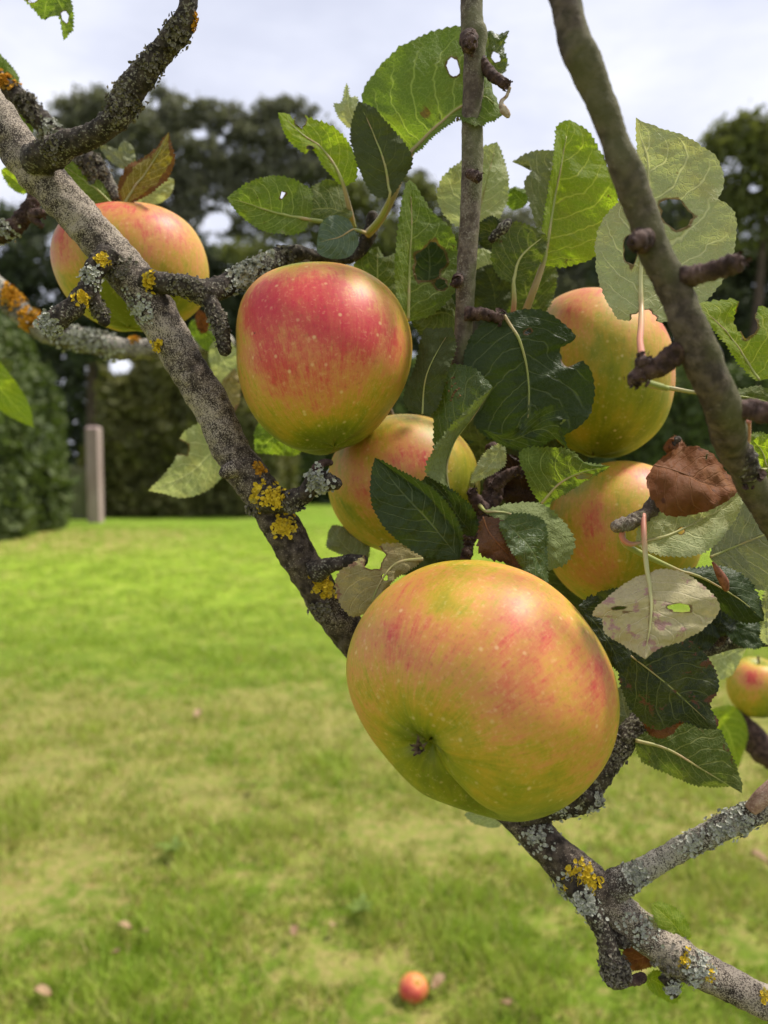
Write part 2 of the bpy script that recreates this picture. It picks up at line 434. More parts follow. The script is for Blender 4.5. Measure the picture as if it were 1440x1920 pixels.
simple_branch('apple_branch', 'olive-brown branch close to the camera on the right, crossing in front of the holed leaf',
              [(905, -480, 33, .225), (975, -260, 30, .225), (1034, -80, 27, .225), (1060, 0, 27, .225), (1078, 75, 29, .225), (1092, 110, 31, .225), (1118, 170, 26, .226), (1150, 255, 26, .227), (1162, 290, 28, .227), (1180, 335, 28, .228), (1207, 410, 27, .23), (1232, 480, 29, .231), (1262, 540, 29, .232),
               (1290, 610, 31, .233), (1312, 665, 33, .235), (1340, 730, 31, .238), (1362, 790, 33, .245), (1372, 840, 29, .255), (1398, 885, 27, .262), (1430, 945, 27, .27), (1470, 1010, 26, .28), (1580, 1200, 27, .30), (1700, 1480, 28, .32), (1790, 1800, 30, .335)],
              BARK_GREEN, [([(1255, 525, 22, .232), (1300, 518, 19, .228), (1345, 506, 19, .224), (1375, 496, 21, .222), (1398, 487, 10, .221)], BARK_SPUR),
                           ([(1298, 645, 22, .234), (1262, 668, 19, .236), (1232, 690, 19, .238), (1205, 700, 17, .24), (1178, 722, 11, .241)], BARK_SPUR),
                           ([(1210, 690, 13, .238), (1207, 678, 13, .239), (1205, 668, 8, .24)], BARK_SPUR),
                           ([(1355, 765, 26, .242), (1400, 768, 19, .24), (1440, 775, 19, .238), (1500, 778, 16, .236)], BARK_SPUR),
                           ([(1205, 450, 24, .228), (1192, 455, 17, .223), (1180, 460, 8, .222)], BARK_SPUR),
                           ([(1375, 830, 24, .255), (1400, 870, 22, .258), (1412, 905, 15, .26)], BARK_DARK)], [], seed=28, rough=.13, scab=.06, freq=120)
simple_branch('fruit_spur', 'grey wrinkled spur poking out from under the chestnut brown dead leaf',
              [(1255, 915, 14, .312), (1225, 950, 15, .31), (1195, 972, 13, .306), (1165, 985, 13, .303), (1146, 990, 11, .302)], BARK_TWIG, [], [], 'twig', seed=30, rough=.28, scab=.25, step=.0005, rings=.15)
simple_branch('fruit_spur', 'dark knotted fruiting spur in the middle of the apple cluster above the largest apple',
              [(868, 1050, 14, .36), (880, 1000, 15, .362), (905, 960, 17, .365), (925, 925, 18, .37), (928, 880, 16, .378), (925, 830, 14, .385)], BARK_SPUR,
              [([(905, 955, 13, .362), (890, 935, 12, .358), (882, 915, 7, .356)], BARK_SPUR), ([(925, 915, 12, .366), (955, 890, 11, .364), (985, 880, 8, .362)], BARK_SPUR)], [], 'twig', seed=32, rough=.2, scab=.15, rings=.15, step=.0006)
simple_branch('apple_branch', 'thin dark branch among shaded leaves at the right edge above the small apple',
              [(1290, 1225, 14, .37), (1330, 1212, 17, .372), (1380, 1200, 16, .375), (1440, 1196, 15, .378), (1500, 1190, 14, .38), (1640, 1250, 13, .36), (1720, 1420, 13, .335)], BARK_DARK,
              [([(1340, 1210, 10, .37), (1372, 1165, 8, .37), (1395, 1120, 6, .37)], BARK_SPUR)], [], 'twig', seed=34, rough=.1, scab=.1)
simple_branch('fruit_spur', 'dark reddish blurred spur hanging below the small apple at the right edge',
              [(1640, 1420, 30, .62), (1540, 1440, 30, .62), (1440, 1410, 28, .62), (1405, 1370, 20, .62), (1376, 1330, 11, .62)], BARK_SPUR, [], [], 'twig', seed=36, rough=.12)

# ---------------------------------------------------------------- apples
def apple_mat(name, dots=1.0, russet=0.0):
    m, t = newmat(name)
    bl = t.attr('blush').outputs['Fac']; stv = t.attr('streak').outputs['Vector']
    ob = t.obj()
    st = t.noise(t.n('ShaderNodeMapping', None, Vector=stv, Scale=(9, 9, 1.6)).outputs[0], 1.0, 4, .6)
    st2 = t.noise(t.n('ShaderNodeMapping', None, Vector=stv, Scale=(24, 24, 7)).outputs[0], 1.0, 3, .6)
    mot = t.noise(ob, 60, 4, .55); fine = t.noise(ob, 1100, 2, .6)
    b = t.m('ADD', bl, t.m('MULTIPLY', t.m('SUBTRACT', st, .5), .50))
    amp = t.m('MULTIPLY', t.sm(bl, -.05, .35), 1.0)
    st3 = t.noise(t.n('ShaderNodeMapping', None, Vector=stv, Scale=(52, 52, 6)).outputs[0], 1.0, 3, .6)
    b = t.m('ADD', b, t.m('MULTIPLY', t.m('MULTIPLY', t.m('SUBTRACT', st3, .5), .42), amp))
    b = t.m('ADD', b, t.m('MULTIPLY', t.m('SUBTRACT', t.noise(ob, 30, 3, .6), .5), .55))
    b = t.m('ADD', b, t.m('MULTIPLY', t.m('MULTIPLY', t.m('SUBTRACT', st2, .5), .50), amp))
    b = t.m('ADD', b, t.m('ADD', t.m('MULTIPLY', t.m('SUBTRACT', mot, .5), .42), t.m('MULTIPLY', t.m('MULTIPLY', t.m('SUBTRACT', t.noise(ob, 230, 4, .65), .5), .55), amp)))
    b = t.m('ADD', b, t.m('MULTIPLY', t.m('MULTIPLY', t.m('SUBTRACT', fine, .5), .28), amp))
    c = t.ramp(t.m('MULTIPLY_ADD', b, .72, .18), [(0.0, (.15, .17, .005)), (.16, (.26, .255, .008)), (.33, (.44, .30, .018)), (.49, (.57, .275, .052)), (.63, (.58, .205, .065)), (.80, (.56, .08, .052)), (1.0, (.54, .030, .045))])
    fs = t.noise(ob, 520, 4, .7)
    c = t.mix(t.m('MULTIPLY', t.sm(fs, .54, .72), .34), c, (.20, .10, .02))
    c = t.mix(t.m('MULTIPLY', t.sm(fs, .46, .30), .22), c, (.80, .58, .26))
    # pale lenticels
    vo = t.n('ShaderNodeTexVoronoi', {'feature': 'F1'}, Vector=ob, Scale=185.0)
    sel = t.n('ShaderNodeSeparateColor', None, Color=vo.outputs['Color']).outputs[0]
    dot = t.m('MULTIPLY', t.m('SUBTRACT', 1.0, t.sm(vo.outputs['Distance'], .04, .22)), t.sm(sel, .10, .9))
    c = t.mix(t.m('MULTIPLY', dot, .55 * dots), c, (.80, .58, .26))
    vo2 = t.n('ShaderNodeTexVoronoi', {'feature': 'F1'}, Vector=ob, Scale=75.0)
    sel2 = t.n('ShaderNodeSeparateColor', None, Color=vo2.outputs['Color']).outputs[1]
    sp = t.m('MULTIPLY', t.m('SUBTRACT', 1.0, t.sm(vo2.outputs['Distance'], .02, .05)), t.sm(sel2, .45, .6))
    c = t.mix(t.m('MULTIPLY', sp, .85), c, (.07, .045, .02))
    # thin russet scratches
    sc = t.noise(t.n('ShaderNodeMapping', None, Vector=stv, Scale=(26, 26, 7)).outputs[0], 1.0, 5, .7)
    scm = t.m('MULTIPLY', t.sm(sc, .66, .74), t.attr('russet').outputs['Fac'])
    c = t.mix(t.m('MULTIPLY', scm, .8), c, (.16, .08, .03))
    nrm = t.bump(t.m('ADD', t.m('MULTIPLY', mot, .6), t.m('MULTIPLY', fine, .06)), .18, .002)
    sh = t.n('ShaderNodeBsdfPrincipled', None, Base_Color=c, Roughness=.50, Normal=nrm)
    sh.inputs['Specular IOR Level'].default_value = .36
    sh.inputs['Subsurface Weight'].default_value = .18
    sh.inputs['Subsurface Radius'].default_value = (.006, .003, .001)
    sh.inputs['Subsurface Scale'].default_value = 1.0
    sh.inputs['Coat Weight'].default_value = 0.0
    t.out(sh.outputs[0])
    return m


APPLE = apple_mat('apple_skin')
APPLE_SOFT = apple_mat('apple_skin_plain', .5)
CALYX, _t = newmat('dry_calyx'); _t.out(_t.pr(_t.ramp(_t.noise(_t.obj(), 700), [(.3, (.025, .015, .01)), (.7, (.13, .085, .055))]), .9, .2))
STEM, _t = newmat('apple_stem'); _t.out(_t.pr(_t.ramp(_t.noise(_t.obj(), 500), [(.3, (.06, .04, .02)), (.7, (.17, .12, .06))]), .8, .3))


def apple(label, c, outline, axis, spots, base=.0, dimples=(), lobes=.015, seed=0, depth=1.0, mat=None, tilt_stem=True, calyx=True, russets=(), valley=None, lift=0.0, cav=1.0):
    """outline: silhouette points in pixels; axis: calyx direction in camera axes (right, up, towards camera)"""
    cx, cy, d = c
    o = np.array(outline, float)
    th = np.arctan2(-(o[:, 1] - cy), o[:, 0] - cx); rr = np.hypot(o[:, 0] - cx, o[:, 1] - cy)
    k = np.argsort(th); th, rr = th[k], rr[k]
    mean = rr.mean(); s = d / F
    corr = math.sqrt(1 - (mean / F) ** 2)
    thp = np.concatenate([th - 2 * PI, th, th + 2 * PI]); rrp = np.concatenate([rr, rr, rr])
    gx = np.linspace(-PI, PI, 361); gy = np.interp(gx, thp, rrp)
    ker = np.hanning(25); ker /= ker.sum()
    gy = np.convolve(np.concatenate([gy[-13:-1], gy, gy[1:13]]), ker, 'valid')
    A = Vector(axis).normalized()
    t1 = A.cross(Vector((.31, .2, .93))).normalized(); t2 = A.cross(t1)
    nl, nm = 120, 176

    def dirpx(x, y):
        r = math.hypot(x - cx, y - cy) / np.interp(math.atan2(-(y - cy), x - cx), gx, gy)
        r = min(r, .995); n = math.hypot(x - cx, y - cy) + 1e-9
        return Vector(((x - cx) / n * r, -(y - cy) / n * r, math.sqrt(1 - r * r)))
    sp = [(dirpx(x, y), w, wd) for x, y, w, wd in spots]
    ru = [(dirpx(x, y), wd) for x, y, wd in russets]
    dm = [(dirpx(x, y), dp, wd) for x, y, dp, wd in dimples]
    va = [(dirpx(*p)) for p in valley[0]] if valley else None
    verts, blush, streak, rus = [], [], [], []
    for i in range(nl + 1):
        la = PI * i / nl                      # 0 = calyx pole, pi = stem pole
        # crowd rings towards both poles
        la = la - .28 * math.sin(2 * la)
        for j in range(nm):
            lo = 2 * PI * j / nm
            n = A * math.cos(la) + (t1 * math.cos(lo) + t2 * math.sin(lo)) * math.sin(la)
            f = 1 + lobes * math.cos(5 * lo + seed) * (math.exp(-(la / .8) ** 2)) + lobes * .8 * mnoise.noise(n * 1.6 + Vector((seed, 0, 0)))
            f -= cav * (.16 * math.exp(-((PI - la) / .30) ** 2) + .05 * math.exp(-((PI - la) / .6) ** 2))      # stem cavity
            if calyx: f -= .10 * math.exp(-(la / .17) ** 2) + .07 * math.exp(-(la / .42) ** 2)          # calyx basin
            for q, dp, wd in dm:
                f -= dp * math.exp(-(n.angle(q) / wd) ** 2)
            if va:
                best = 9
                for a, b in zip(va, va[1:]):
                    ab = b - a; u = max(0, min(1, (n - a).dot(ab) / ab.dot(ab)))
                    best = min(best, (n - (a + ab * u)).length)
                f -= valley[1] * math.exp(-(best / valley[2]) ** 2)
            R_ = np.interp(math.atan2(n.y, n.x), gx, gy) * corr
            verts.append(P(cx, cy, d) + (RT * (n.x * R_) + UP * (n.y * R_) - FW * (n.z * mean * depth)) * (s * f))
            b = base
            for q, w, wd in sp:
                b += w * math.exp(-(n.angle(q) / wd) ** 2)
            b -= .35 * math.exp(-(la / .35) ** 2) + .25 * math.exp(-((PI - la) / .4) ** 2)
            blush.append(b)
            rus.append(max([math.exp(-(n.angle(q) / wd) ** 2) for q, wd in ru] + [math.exp(-(la / .4) ** 2) * .8, 0]))
            streak.append((math.cos(lo), math.sin(lo), la))
    faces = [[i * nm + j, (i + 1) * nm + j, (i + 1) * nm + (j + 1) % nm, i * nm + (j + 1) % nm] for i in range(nl) for j in range(nm)]
    ctr = P(cx, cy, d)
    e = empty('apple', ctr); tag(e, label, 'apple')
    ob = mesh_obj('flesh', verts, faces, mat or APPLE, e, ctr)
    me = ob.data
    for nme, dat in (('blush', blush), ('russet', rus)):
        me.attributes.new(nme, 'FLOAT', 'POINT').data.foreach_set('value', dat)
    me.attributes.new('streak', 'FLOAT_VECTOR', 'POINT').data.foreach_set('vector', np.array(streak).ravel())
    # dried calyx in the eye of the apple and a stalk in the cavity
    rw = random.Random(seed)
    cv = Vector(np.array(verts[0])); sv = Vector(np.array(verts[-1]))
    AX = RT * A.x + UP * A.y - FW * A.z
    X1 = RT * t1.x + UP * t1.y - FW * t1.z; X2 = RT * t2.x + UP * t2.y - FW * t2.z
    vv, ff = [], []
    rad = mean * s
    cv += (RT * A.x + UP * A.y - FW * A.z) * rad * lift
    for k2 in range(9):
        a = 2 * PI * k2 / 9 + rw.uniform(-.2, .2); q = X1 * math.cos(a) + X2 * math.sin(a); w = AX.cross(q)
        b0 = len(vv); L = rad * rw.uniform(.06, .13)
        p0 = cv + q * rad * .012 - AX * rad * .01
        for u in range(5):
            uu = u / 4; wd = rad * .022 * (1 - uu) + .0001
            pc = p0 + q * L * uu * (.5 + .5 * math.sin(k2)) + AX * L * (.9 * uu - .5 * uu * uu) * rw.uniform(.6, 1.2)
            vv += [pc + w * wd, pc + AX * wd * .6, pc - w * wd]
        for u in range(4):
            for z in range(2):
                ff.append([b0 + u * 3 + z, b0 + u * 3 + z + 1, b0 + u * 3 + z + 4, b0 + u * 3 + z + 3])
    if calyx: mesh_obj('calyx', vv, ff, CALYX, e, ctr)
    vv, ff = [], []
    for u in range(9):
        uu = u / 8; pc = sv - AX * rad * (.36 * uu - .06) + X1 * rad * .08 * uu * uu; rd = rad * (.035 + .012 * uu * uu)
        for z in range(8):
            a = 2 * PI * z / 8; vv.append(pc + (X1 * math.cos(a) + X2 * math.sin(a)) * rd)
    for u in range(8):
        for z in range(8):
            ff.append([u * 8 + z, u * 8 + (z + 1) % 8, (u + 1) * 8 + (z + 1) % 8, (u + 1) * 8 + z])
    ff.append([64 + z for z in range(8)])
    mesh_obj('stalk', vv, ff, STEM, e, ctr)
    return e


def ell(cx, cy, rx, ry, rot=0):
    return [(cx + rx * math.cos(a) * math.cos(rot) - ry * math.sin(a) * math.sin(rot), cy + rx * math.cos(a) * math.sin(rot) + ry * math.sin(a) * math.cos(rot))
            for a in np.linspace(0, 2 * PI, 36, endpoint=False)]


apple('largest apple, yellow and orange with a puckered green eye facing the camera', (900, 1287, .31),
      [(870, 1047), (960, 1058), (1040, 1100), (1105, 1170), (1145, 1245), (1157, 1310), (1142, 1390), (1100, 1455), (1040, 1503), (965, 1526), (890, 1512), (820, 1487),
       (762, 1462), (718, 1420), (674, 1358), (648, 1290), (643, 1240), (660, 1180), (700, 1120), (760, 1075), (810, 1053)],
      (-.56, -.29, .78),
      [(760, 1130, .26, .35), (690, 1200, .24, .35), (960, 1110, .26, .42), (880, 1200, .22, .60), (1085, 1230, .34, .26), (1060, 1400, .22, .28), (1000, 1300, .16, .4), (815, 1110, -.50, .15),
       (1150, 1260, -.42, .24), (900, 1500, -.34, .42), (790, 1450, -.30, .35), (770, 1340, -.28, .16), (990, 1060, .18, .3), (665, 1320, .22, .25), (860, 1230, .08, .5), (1020, 1470, -.24, .32), (760, 1300, -.12, .36), (940, 1400, -.14, .42), (1075, 1390, .06, .2)], base=.22,
      lobes=.02, seed=3, lift=.13, russets=[(838, 1446, .16), (800, 1430, .12), (960, 1470, .13)], valley=([(782, 1372), (806, 1408), (838, 1440), (880, 1474)], .12, .12),
      dimples=[(770, 1350, -.035, .2), (840, 1444, .05, .13), (715, 1450, .05, .22), (905, 1405, -.075, .26), (800, 1470, -.02, .2), (780, 1368, -.03, .10)])
apple('rosy red apple above the branch fork, green at its base', (608, 675, .36),
      [(600, 497), (680, 510), (735, 550), (765, 605), (774, 655), (765, 712), (735, 765), (690, 815), (640, 845), (595, 853), (550, 845), (505, 815), (470, 770), (452, 720), (447, 660), (446, 605), (458, 560), (492, 522), (545, 502)],
      (.12, -.93, .25),
      [(545, 600, .58, .55), (640, 590, .36, .45), (490, 620, .36, .4), (700, 640, .34, .32), (742, 675, .42, .27), (610, 690, .30, .42), (520, 725, .30, .32), (660, 740, .22, .36), (690, 690, .22, .34), (600, 750, .18, .34), (560, 760, .12, .25), (560, 515, -.50, .15), (600, 860, -.36, .5), (480, 740, .15, .3), (640, 520, .15, .25)], base=.20,
      seed=5, russets=[(560, 822, .28), (500, 790, .12), (555, 518, .15)], lobes=.014, calyx=False, cav=.55)
apple('orange-red striped apple half hidden by leaves, tucked under the rosy apple', (757, 907, .402),
      ell(757, 907, 143, 132), (.1, -.8, .3),
      [(740, 860, .45, .3), (790, 870, .40, .25), (690, 930, .32, .28), (640, 890, .2, .3), (700, 800, -.2, .3), (870, 900, -.4, .45), (660, 960, -.15, .25)], base=.24, seed=7, russets=[(650, 850, .2)], calyx=False, cav=.4)
apple('yellow-green apple with a pink flush behind the twig on the right', (1124, 700, .42),
      [(1090, 541), (1150, 548), (1205, 585), (1242, 635), (1255, 700), (1252, 755), (1232, 810), (1190, 845), (1145, 859), (1090, 850), (1040, 815), (1005, 760), (992, 690), (1000, 620), (1030, 565)],
      (-.1, -.95, .1),
      [(1090, 560, .50, .40), (1205, 610, .55, .38), (1050, 610, .30, .3), (1235, 720, .40, .28), (1160, 620, .1, .3), (1150, 800, -.25, .5), (1090, 690, .0, .3)], base=.16, seed=9, calyx=False, cav=.5)
apple('yellow-orange apple with blotchy red marks, lower right of the cluster behind leaves', (1165, 1003, .405),
      ell(1165, 1003, 143, 141), (-.2, -.6, .5),
      [(1180, 890, .50, .3), (1230, 920, .3, .25), (1080, 980, .45, .25), (1100, 1080, .40, .28), (1060, 1050, .25, .25), (1080, 900, -.25, .2), (1220, 1040, -.1, .4)], base=.22, seed=11, calyx=False, cav=.5, russets=[(1075, 1105, .1)])
apple('peach and yellow apple partly hidden behind the branch at the upper left', (246, 503, .425),
      [(105, 480), (116, 438), (150, 408), (200, 393), (262, 388), (320, 398), (360, 425), (380, 462), (389, 510), (378, 562), (335, 600), (280, 614), (235, 618), (175, 603), (135, 570), (112, 525)],
      (.0, -.97, .1),
      [(330, 430, .32, .45), (230, 420, .42, .45), (140, 480, .48, .4), (210, 410, .25, .2), (330, 480, .2, .4), (240, 590, -.55, .5), (330, 590, -.3, .35)], base=.26, seed=13, mat=APPLE_SOFT, calyx=False, cav=.7)
apple('small blurred pink and green apple at the right edge', (1418, 1288, .62), ell(1418, 1288, 51, 58), (.0, -.9, -.2),
      [(1390, 1260, .7, .5), (1430, 1330, -.4, .6)], base=.15, seed=15, mat=APPLE_SOFT)

# ---------------------------------------------------------------- leaves
def leaf_mat(name, up, under, trans, tf, vein=(.42, .46, .2), spots=0.0, spotcol=(.12, .05, .02), rough=.45, veinamt=.55, tint=(.17, .18, .03), tintamt=.35, edge=0.0, tert=.38, spec=.45):
    m, t = newmat(name)
    uvn = t.n('ShaderNodeUVMap', {'uv_map': 'UVMap'}).outputs[0]
    sx = t.n('ShaderNodeSeparateXYZ', None, Vector=uvn); u, v = sx.outputs[0], sx.outputs[1]
    ob = t.pos()
    warp = t.noise(ob, 90, 2)
    av = t.m('ABSOLUTE', v)
    side = t.m('MULTIPLY', t.m('GREATER_THAN', v, 0.0), .45)
    w = t.m('ADD', t.m('SUBTRACT', t.m('MULTIPLY', u, 8.0), t.m('MULTIPLY', t.m('POWER', av, 1.25), 2.4)), t.m('ADD', side, t.m('MULTIPLY', warp, .9)))
    dist = t.m('ABSOLUTE', t.m('SUBTRACT', t.m('FRACT', w), .5))
    lat = t.m('MULTIPLY', t.m('SUBTRACT', 1.0, t.sm(dist, .02, .085)), t.m('SUBTRACT', 1.0, t.sm(av, .75, 1.0)))
    mid = t.m('SUBTRACT', 1.0, t.sm(av, .015, .05))
    vv = t.n('ShaderNodeTexVoronoi', {'feature': 'DISTANCE_TO_EDGE'}, Vector=t.n('ShaderNodeVectorMath', {'operation': 'ADD'}, i0=ob, i1=t.n('ShaderNodeVectorMath', {'operation': 'SCALE'}, i0=t.n('ShaderNodeTexNoise', None, Vector=ob, Scale=300.0).outputs[1], Scale=.002).outputs[0]).outputs[0], Scale=430.0).outputs[0]
    tr = t.m('MULTIPLY', t.m('SUBTRACT', 1.0, t.sm(vv, .0, .12)), tert)
    veins = t.m('MAXIMUM', t.m('MAXIMUM', mid, t.m('MULTIPLY', lat, .95)), tr)
    back = t.n('ShaderNodeNewGeometry').outputs['Backfacing']
    ns = t.noise(ob, 70, 4, .6); nf = t.noise(ob, 700, 3, .6)
    cu = t.mix(t.m('MULTIPLY', t.sm(ns, .45, .7), tintamt), up, tint)
    cl = t.mix(t.m('MULTIPLY', t.sm(ns, .45, .7), tintamt), under, tint)
    c = t.mix(back, cu, cl)
    c = t.mix(t.m('MULTIPLY', nf, .35), c, (0.03, .035, .008))
    vf = t.m('MULTIPLY', veins, veinamt)
    c = t.mix(vf, c, vein)
    ct = t.mix(t.m('MULTIPLY', veins, .7), trans, (min(1, trans[0] * 2.1 + .10), min(1, trans[1] * 1.8 + .08), trans[2] * 2.5 + .03))
    ct = t.mix(t.m('MULTIPLY', t.sm(ns, .42, .7), .35), ct, (trans[0] * 1.35, trans[1] * 1.0, trans[2] * .6))
    if spots:
        n3 = t.noise(ob, 150, 4, .65)
        sm = t.sm(t.m('ADD', n3, t.m('MULTIPLY', t.sm(av, .55, 1.0), edge)), .74 - spots, .80 - spots)
        c = t.mix(t.m('MULTIPLY', sm, .85), c, spotcol)
        ct = t.mix(t.m('MULTIPLY', sm, .8), ct, (spotcol[0] * .8, spotcol[1] * .7, spotcol[2]))
    rim = t.sm(t.m('ADD', t.attr('rim').outputs['Fac'], t.m('MULTIPLY', t.m('SUBTRACT', t.noise(ob, 500, 2), .5), .5)), .35, .75)
    c = t.mix(t.m('MULTIPLY', rim, .8), c, (.13, .065, .025)); ct = t.mix(t.m('MULTIPLY', rim, .8), ct, (.16, .07, .02))
    h = t.m('ADD', t.m('MULTIPLY', veins, -1.0), t.m('MULTIPLY', t.noise(ob, 380, 2), .9))
    h2 = t.m('MULTIPLY', h, t.m('SUBTRACT', 1.0, t.m('MULTIPLY', back, 2.0)))
    nrm = t.bump(h2, .6, .0009)
    rg = t.m('ADD', rough, t.m('MULTIPLY', back, .22))
    a = t.pr(c, rg, t.m('SUBTRACT', spec, t.m('MULTIPLY', back, spec * .55)), nrm)
    b = t.n('ShaderNodeBsdfTranslucent', None, Color=ct, Normal=nrm).outputs[0]
    t.out(t.n('ShaderNodeMixShader', None, i0=tf, i1=a, i2=b).outputs[0])
    return m


LM = {
    'fresh': leaf_mat('leaf_fresh', (.065, .110, .014), (.13, .18, .04), (.21, .33, .016), .50, spots=.05, edge=.05, vein=(.36, .42, .15)),
    'olive': leaf_mat('leaf_olive', (.050, .078, .014), (.105, .135, .04), (.125, .18, .014), .42, spots=.07, edge=.05, vein=(.34, .34, .13)),
    'glow': leaf_mat('leaf_glow', (.10, .17, .014), (.19, .26, .04), (.36, .52, .015), .58, spots=.03, edge=.05, vein=(.5, .52, .14), tint=(.24, .28, .02)),  # brighter tint, part of the backlit glow is in the colour
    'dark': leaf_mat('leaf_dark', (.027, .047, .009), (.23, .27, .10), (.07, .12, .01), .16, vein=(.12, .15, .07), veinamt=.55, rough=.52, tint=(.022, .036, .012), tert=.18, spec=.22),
    'mid': leaf_mat('leaf_mid', (.060, .105, .014), (.26, .30, .12), (.15, .23, .01), .32, vein=(.20, .24, .09), rough=.5, tint=(.07, .09, .02), tert=.4),
    'deadshade': leaf_mat('leaf_deadshade', (.035, .014, .010), (.035, .014, .010), (.03, .01, .004), .1, spec=.1, vein=(.06, .03, .02), tint=(.05, .022, .014)),  # dead-leaf brown darkened, deep shadow put into the colour
    'dull': leaf_mat('leaf_dull', (.125, .058, .034), (.13, .06, .036), (.12, .05, .02), .12, spec=.12, vein=(.2, .1, .06), tint=(.17, .085, .05), spots=.05, spotcol=(.04, .018, .012)),
    'shade': leaf_mat('leaf_shade', (.011, .020, .006), (.070, .085, .030), (.06, .085, .01), .20, spec=.3, vein=(.10, .12, .045), veinamt=.5, rough=.5, tint=(.05, .05, .014), tert=.25),  # leaf green darkened, the cluster's inner shade painted into it
    'pale': leaf_mat('leaf_pale', (.09, .12, .02), (.42, .455, .235), (.46, .52, .15), .40, vein=(.56, .58, .34), spots=.04, tint=(.42, .37, .16), tintamt=.45, veinamt=.65),
    'grey': leaf_mat('leaf_grey', (.09, .12, .04), (.26, .275, .15), (.19, .22, .06), .26, vein=(.42, .42, .26), tint=(.27, .26, .13), veinamt=.6),
    'blue': leaf_mat('leaf_blue', (.085, .13, .07), (.18, .22, .12), (.10, .16, .04), .22, vein=(.30, .36, .22), tint=(.10, .15, .07), rough=.55, tert=.15),
    'tan': leaf_mat('leaf_tan', (.28, .22, .085), (.34, .28, .12), (.34, .27, .08), .26, vein=(.46, .41, .21), spots=.08, spotcol=(.24, .12, .08), tint=(.36, .23, .13), tintamt=.5, edge=.12),
    'pink': leaf_mat('leaf_pink', (.48, .40, .22), (.56, .49, .28), (.50, .38, .2), .26, vein=(.68, .62, .40), spots=.19, spotcol=(.42, .23, .22), tint=(.50, .46, .18), tintamt=.6, tert=.2),
    'brown': leaf_mat('leaf_brown', (.17, .055, .018), (.17, .065, .025), (.20, .06, .015), .12, spec=.12, vein=(.27, .12, .05), veinamt=.45, spots=.13, spotcol=(.07, .025, .012), tint=(.29, .13, .055), tintamt=.55, rough=.65, tert=.1),
    'rust': leaf_mat('leaf_rust', (.12, .10, .010), (.16, .13, .02), (.28, .22, .01), .40, spots=.17, spotcol=(.15, .05, .012), edge=.22),
    'brownedge': leaf_mat('leaf_brownedge', (.013, .024, .008), (.16, .17, .06), (.05, .07, .01), .16, spec=.32, vein=(.15, .17, .07), spots=.13, spotcol=(.14, .05, .03), edge=.10, rough=.5),
}
STALK, _t = newmat('leaf_stalk')
_n = _t.noise(_t.obj(), 60, 2)
_t.out(_t.pr(_t.mix(_t.sm(_n, .4, .62), (.30, .33, .09), (.42, .30, .15)), .5, .35))
STALK_RED, _t = newmat('leaf_stalk_red')
_n = _t.noise(_t.obj(), 22, 2)
_t.out(_t.pr(_t.mix(_t.m('SUBTRACT', 1.0, _t.sm(_t.m('ADD', _t.attr('along').outputs['Fac'], _t.m('MULTIPLY', _n, .1)), .12, .42)), (.46, .44, .19), (.50, .20, .13)), .5, .35))


BROWNSTALK, _t = newmat('dry_leaf_stalk'); _t.out(_t.pr(_t.ramp(_t.noise(_t.obj(), 80), [(.35, (.14, .055, .022)), (.65, (.26, .12, .055))]), .7, .2))


def rod(pts, seg=10, n=26):
    c = catmull(pts, n); pos = [P(x, y, d) for x, y, r, d in c]
    verts = []
    for i in range(n):
        T = (pos[min(i + 1, n - 1)] - pos[max(i - 1, 0)]).normalized()
        V = CAM - pos[i]; V = (V - T * V.dot(T)).normalized(); B = T.cross(V)
        r = c[i, 2] * c[i, 3] / F
        for k in range(seg):
            a = 2 * PI * k / seg; verts.append(pos[i] + (V * math.cos(a) + B * math.sin(a)) * r)
    faces = [[i * seg + k, i * seg + (k + 1) % seg, (i + 1) * seg + (k + 1) % seg, (i + 1) * seg + k] for i in range(n - 1) for k in range(seg)]
    faces.append(list(range(seg))[::-1]); faces.append([(n - 1) * seg + k for k in range(seg)])
    return verts, faces


LEAFN = [0]


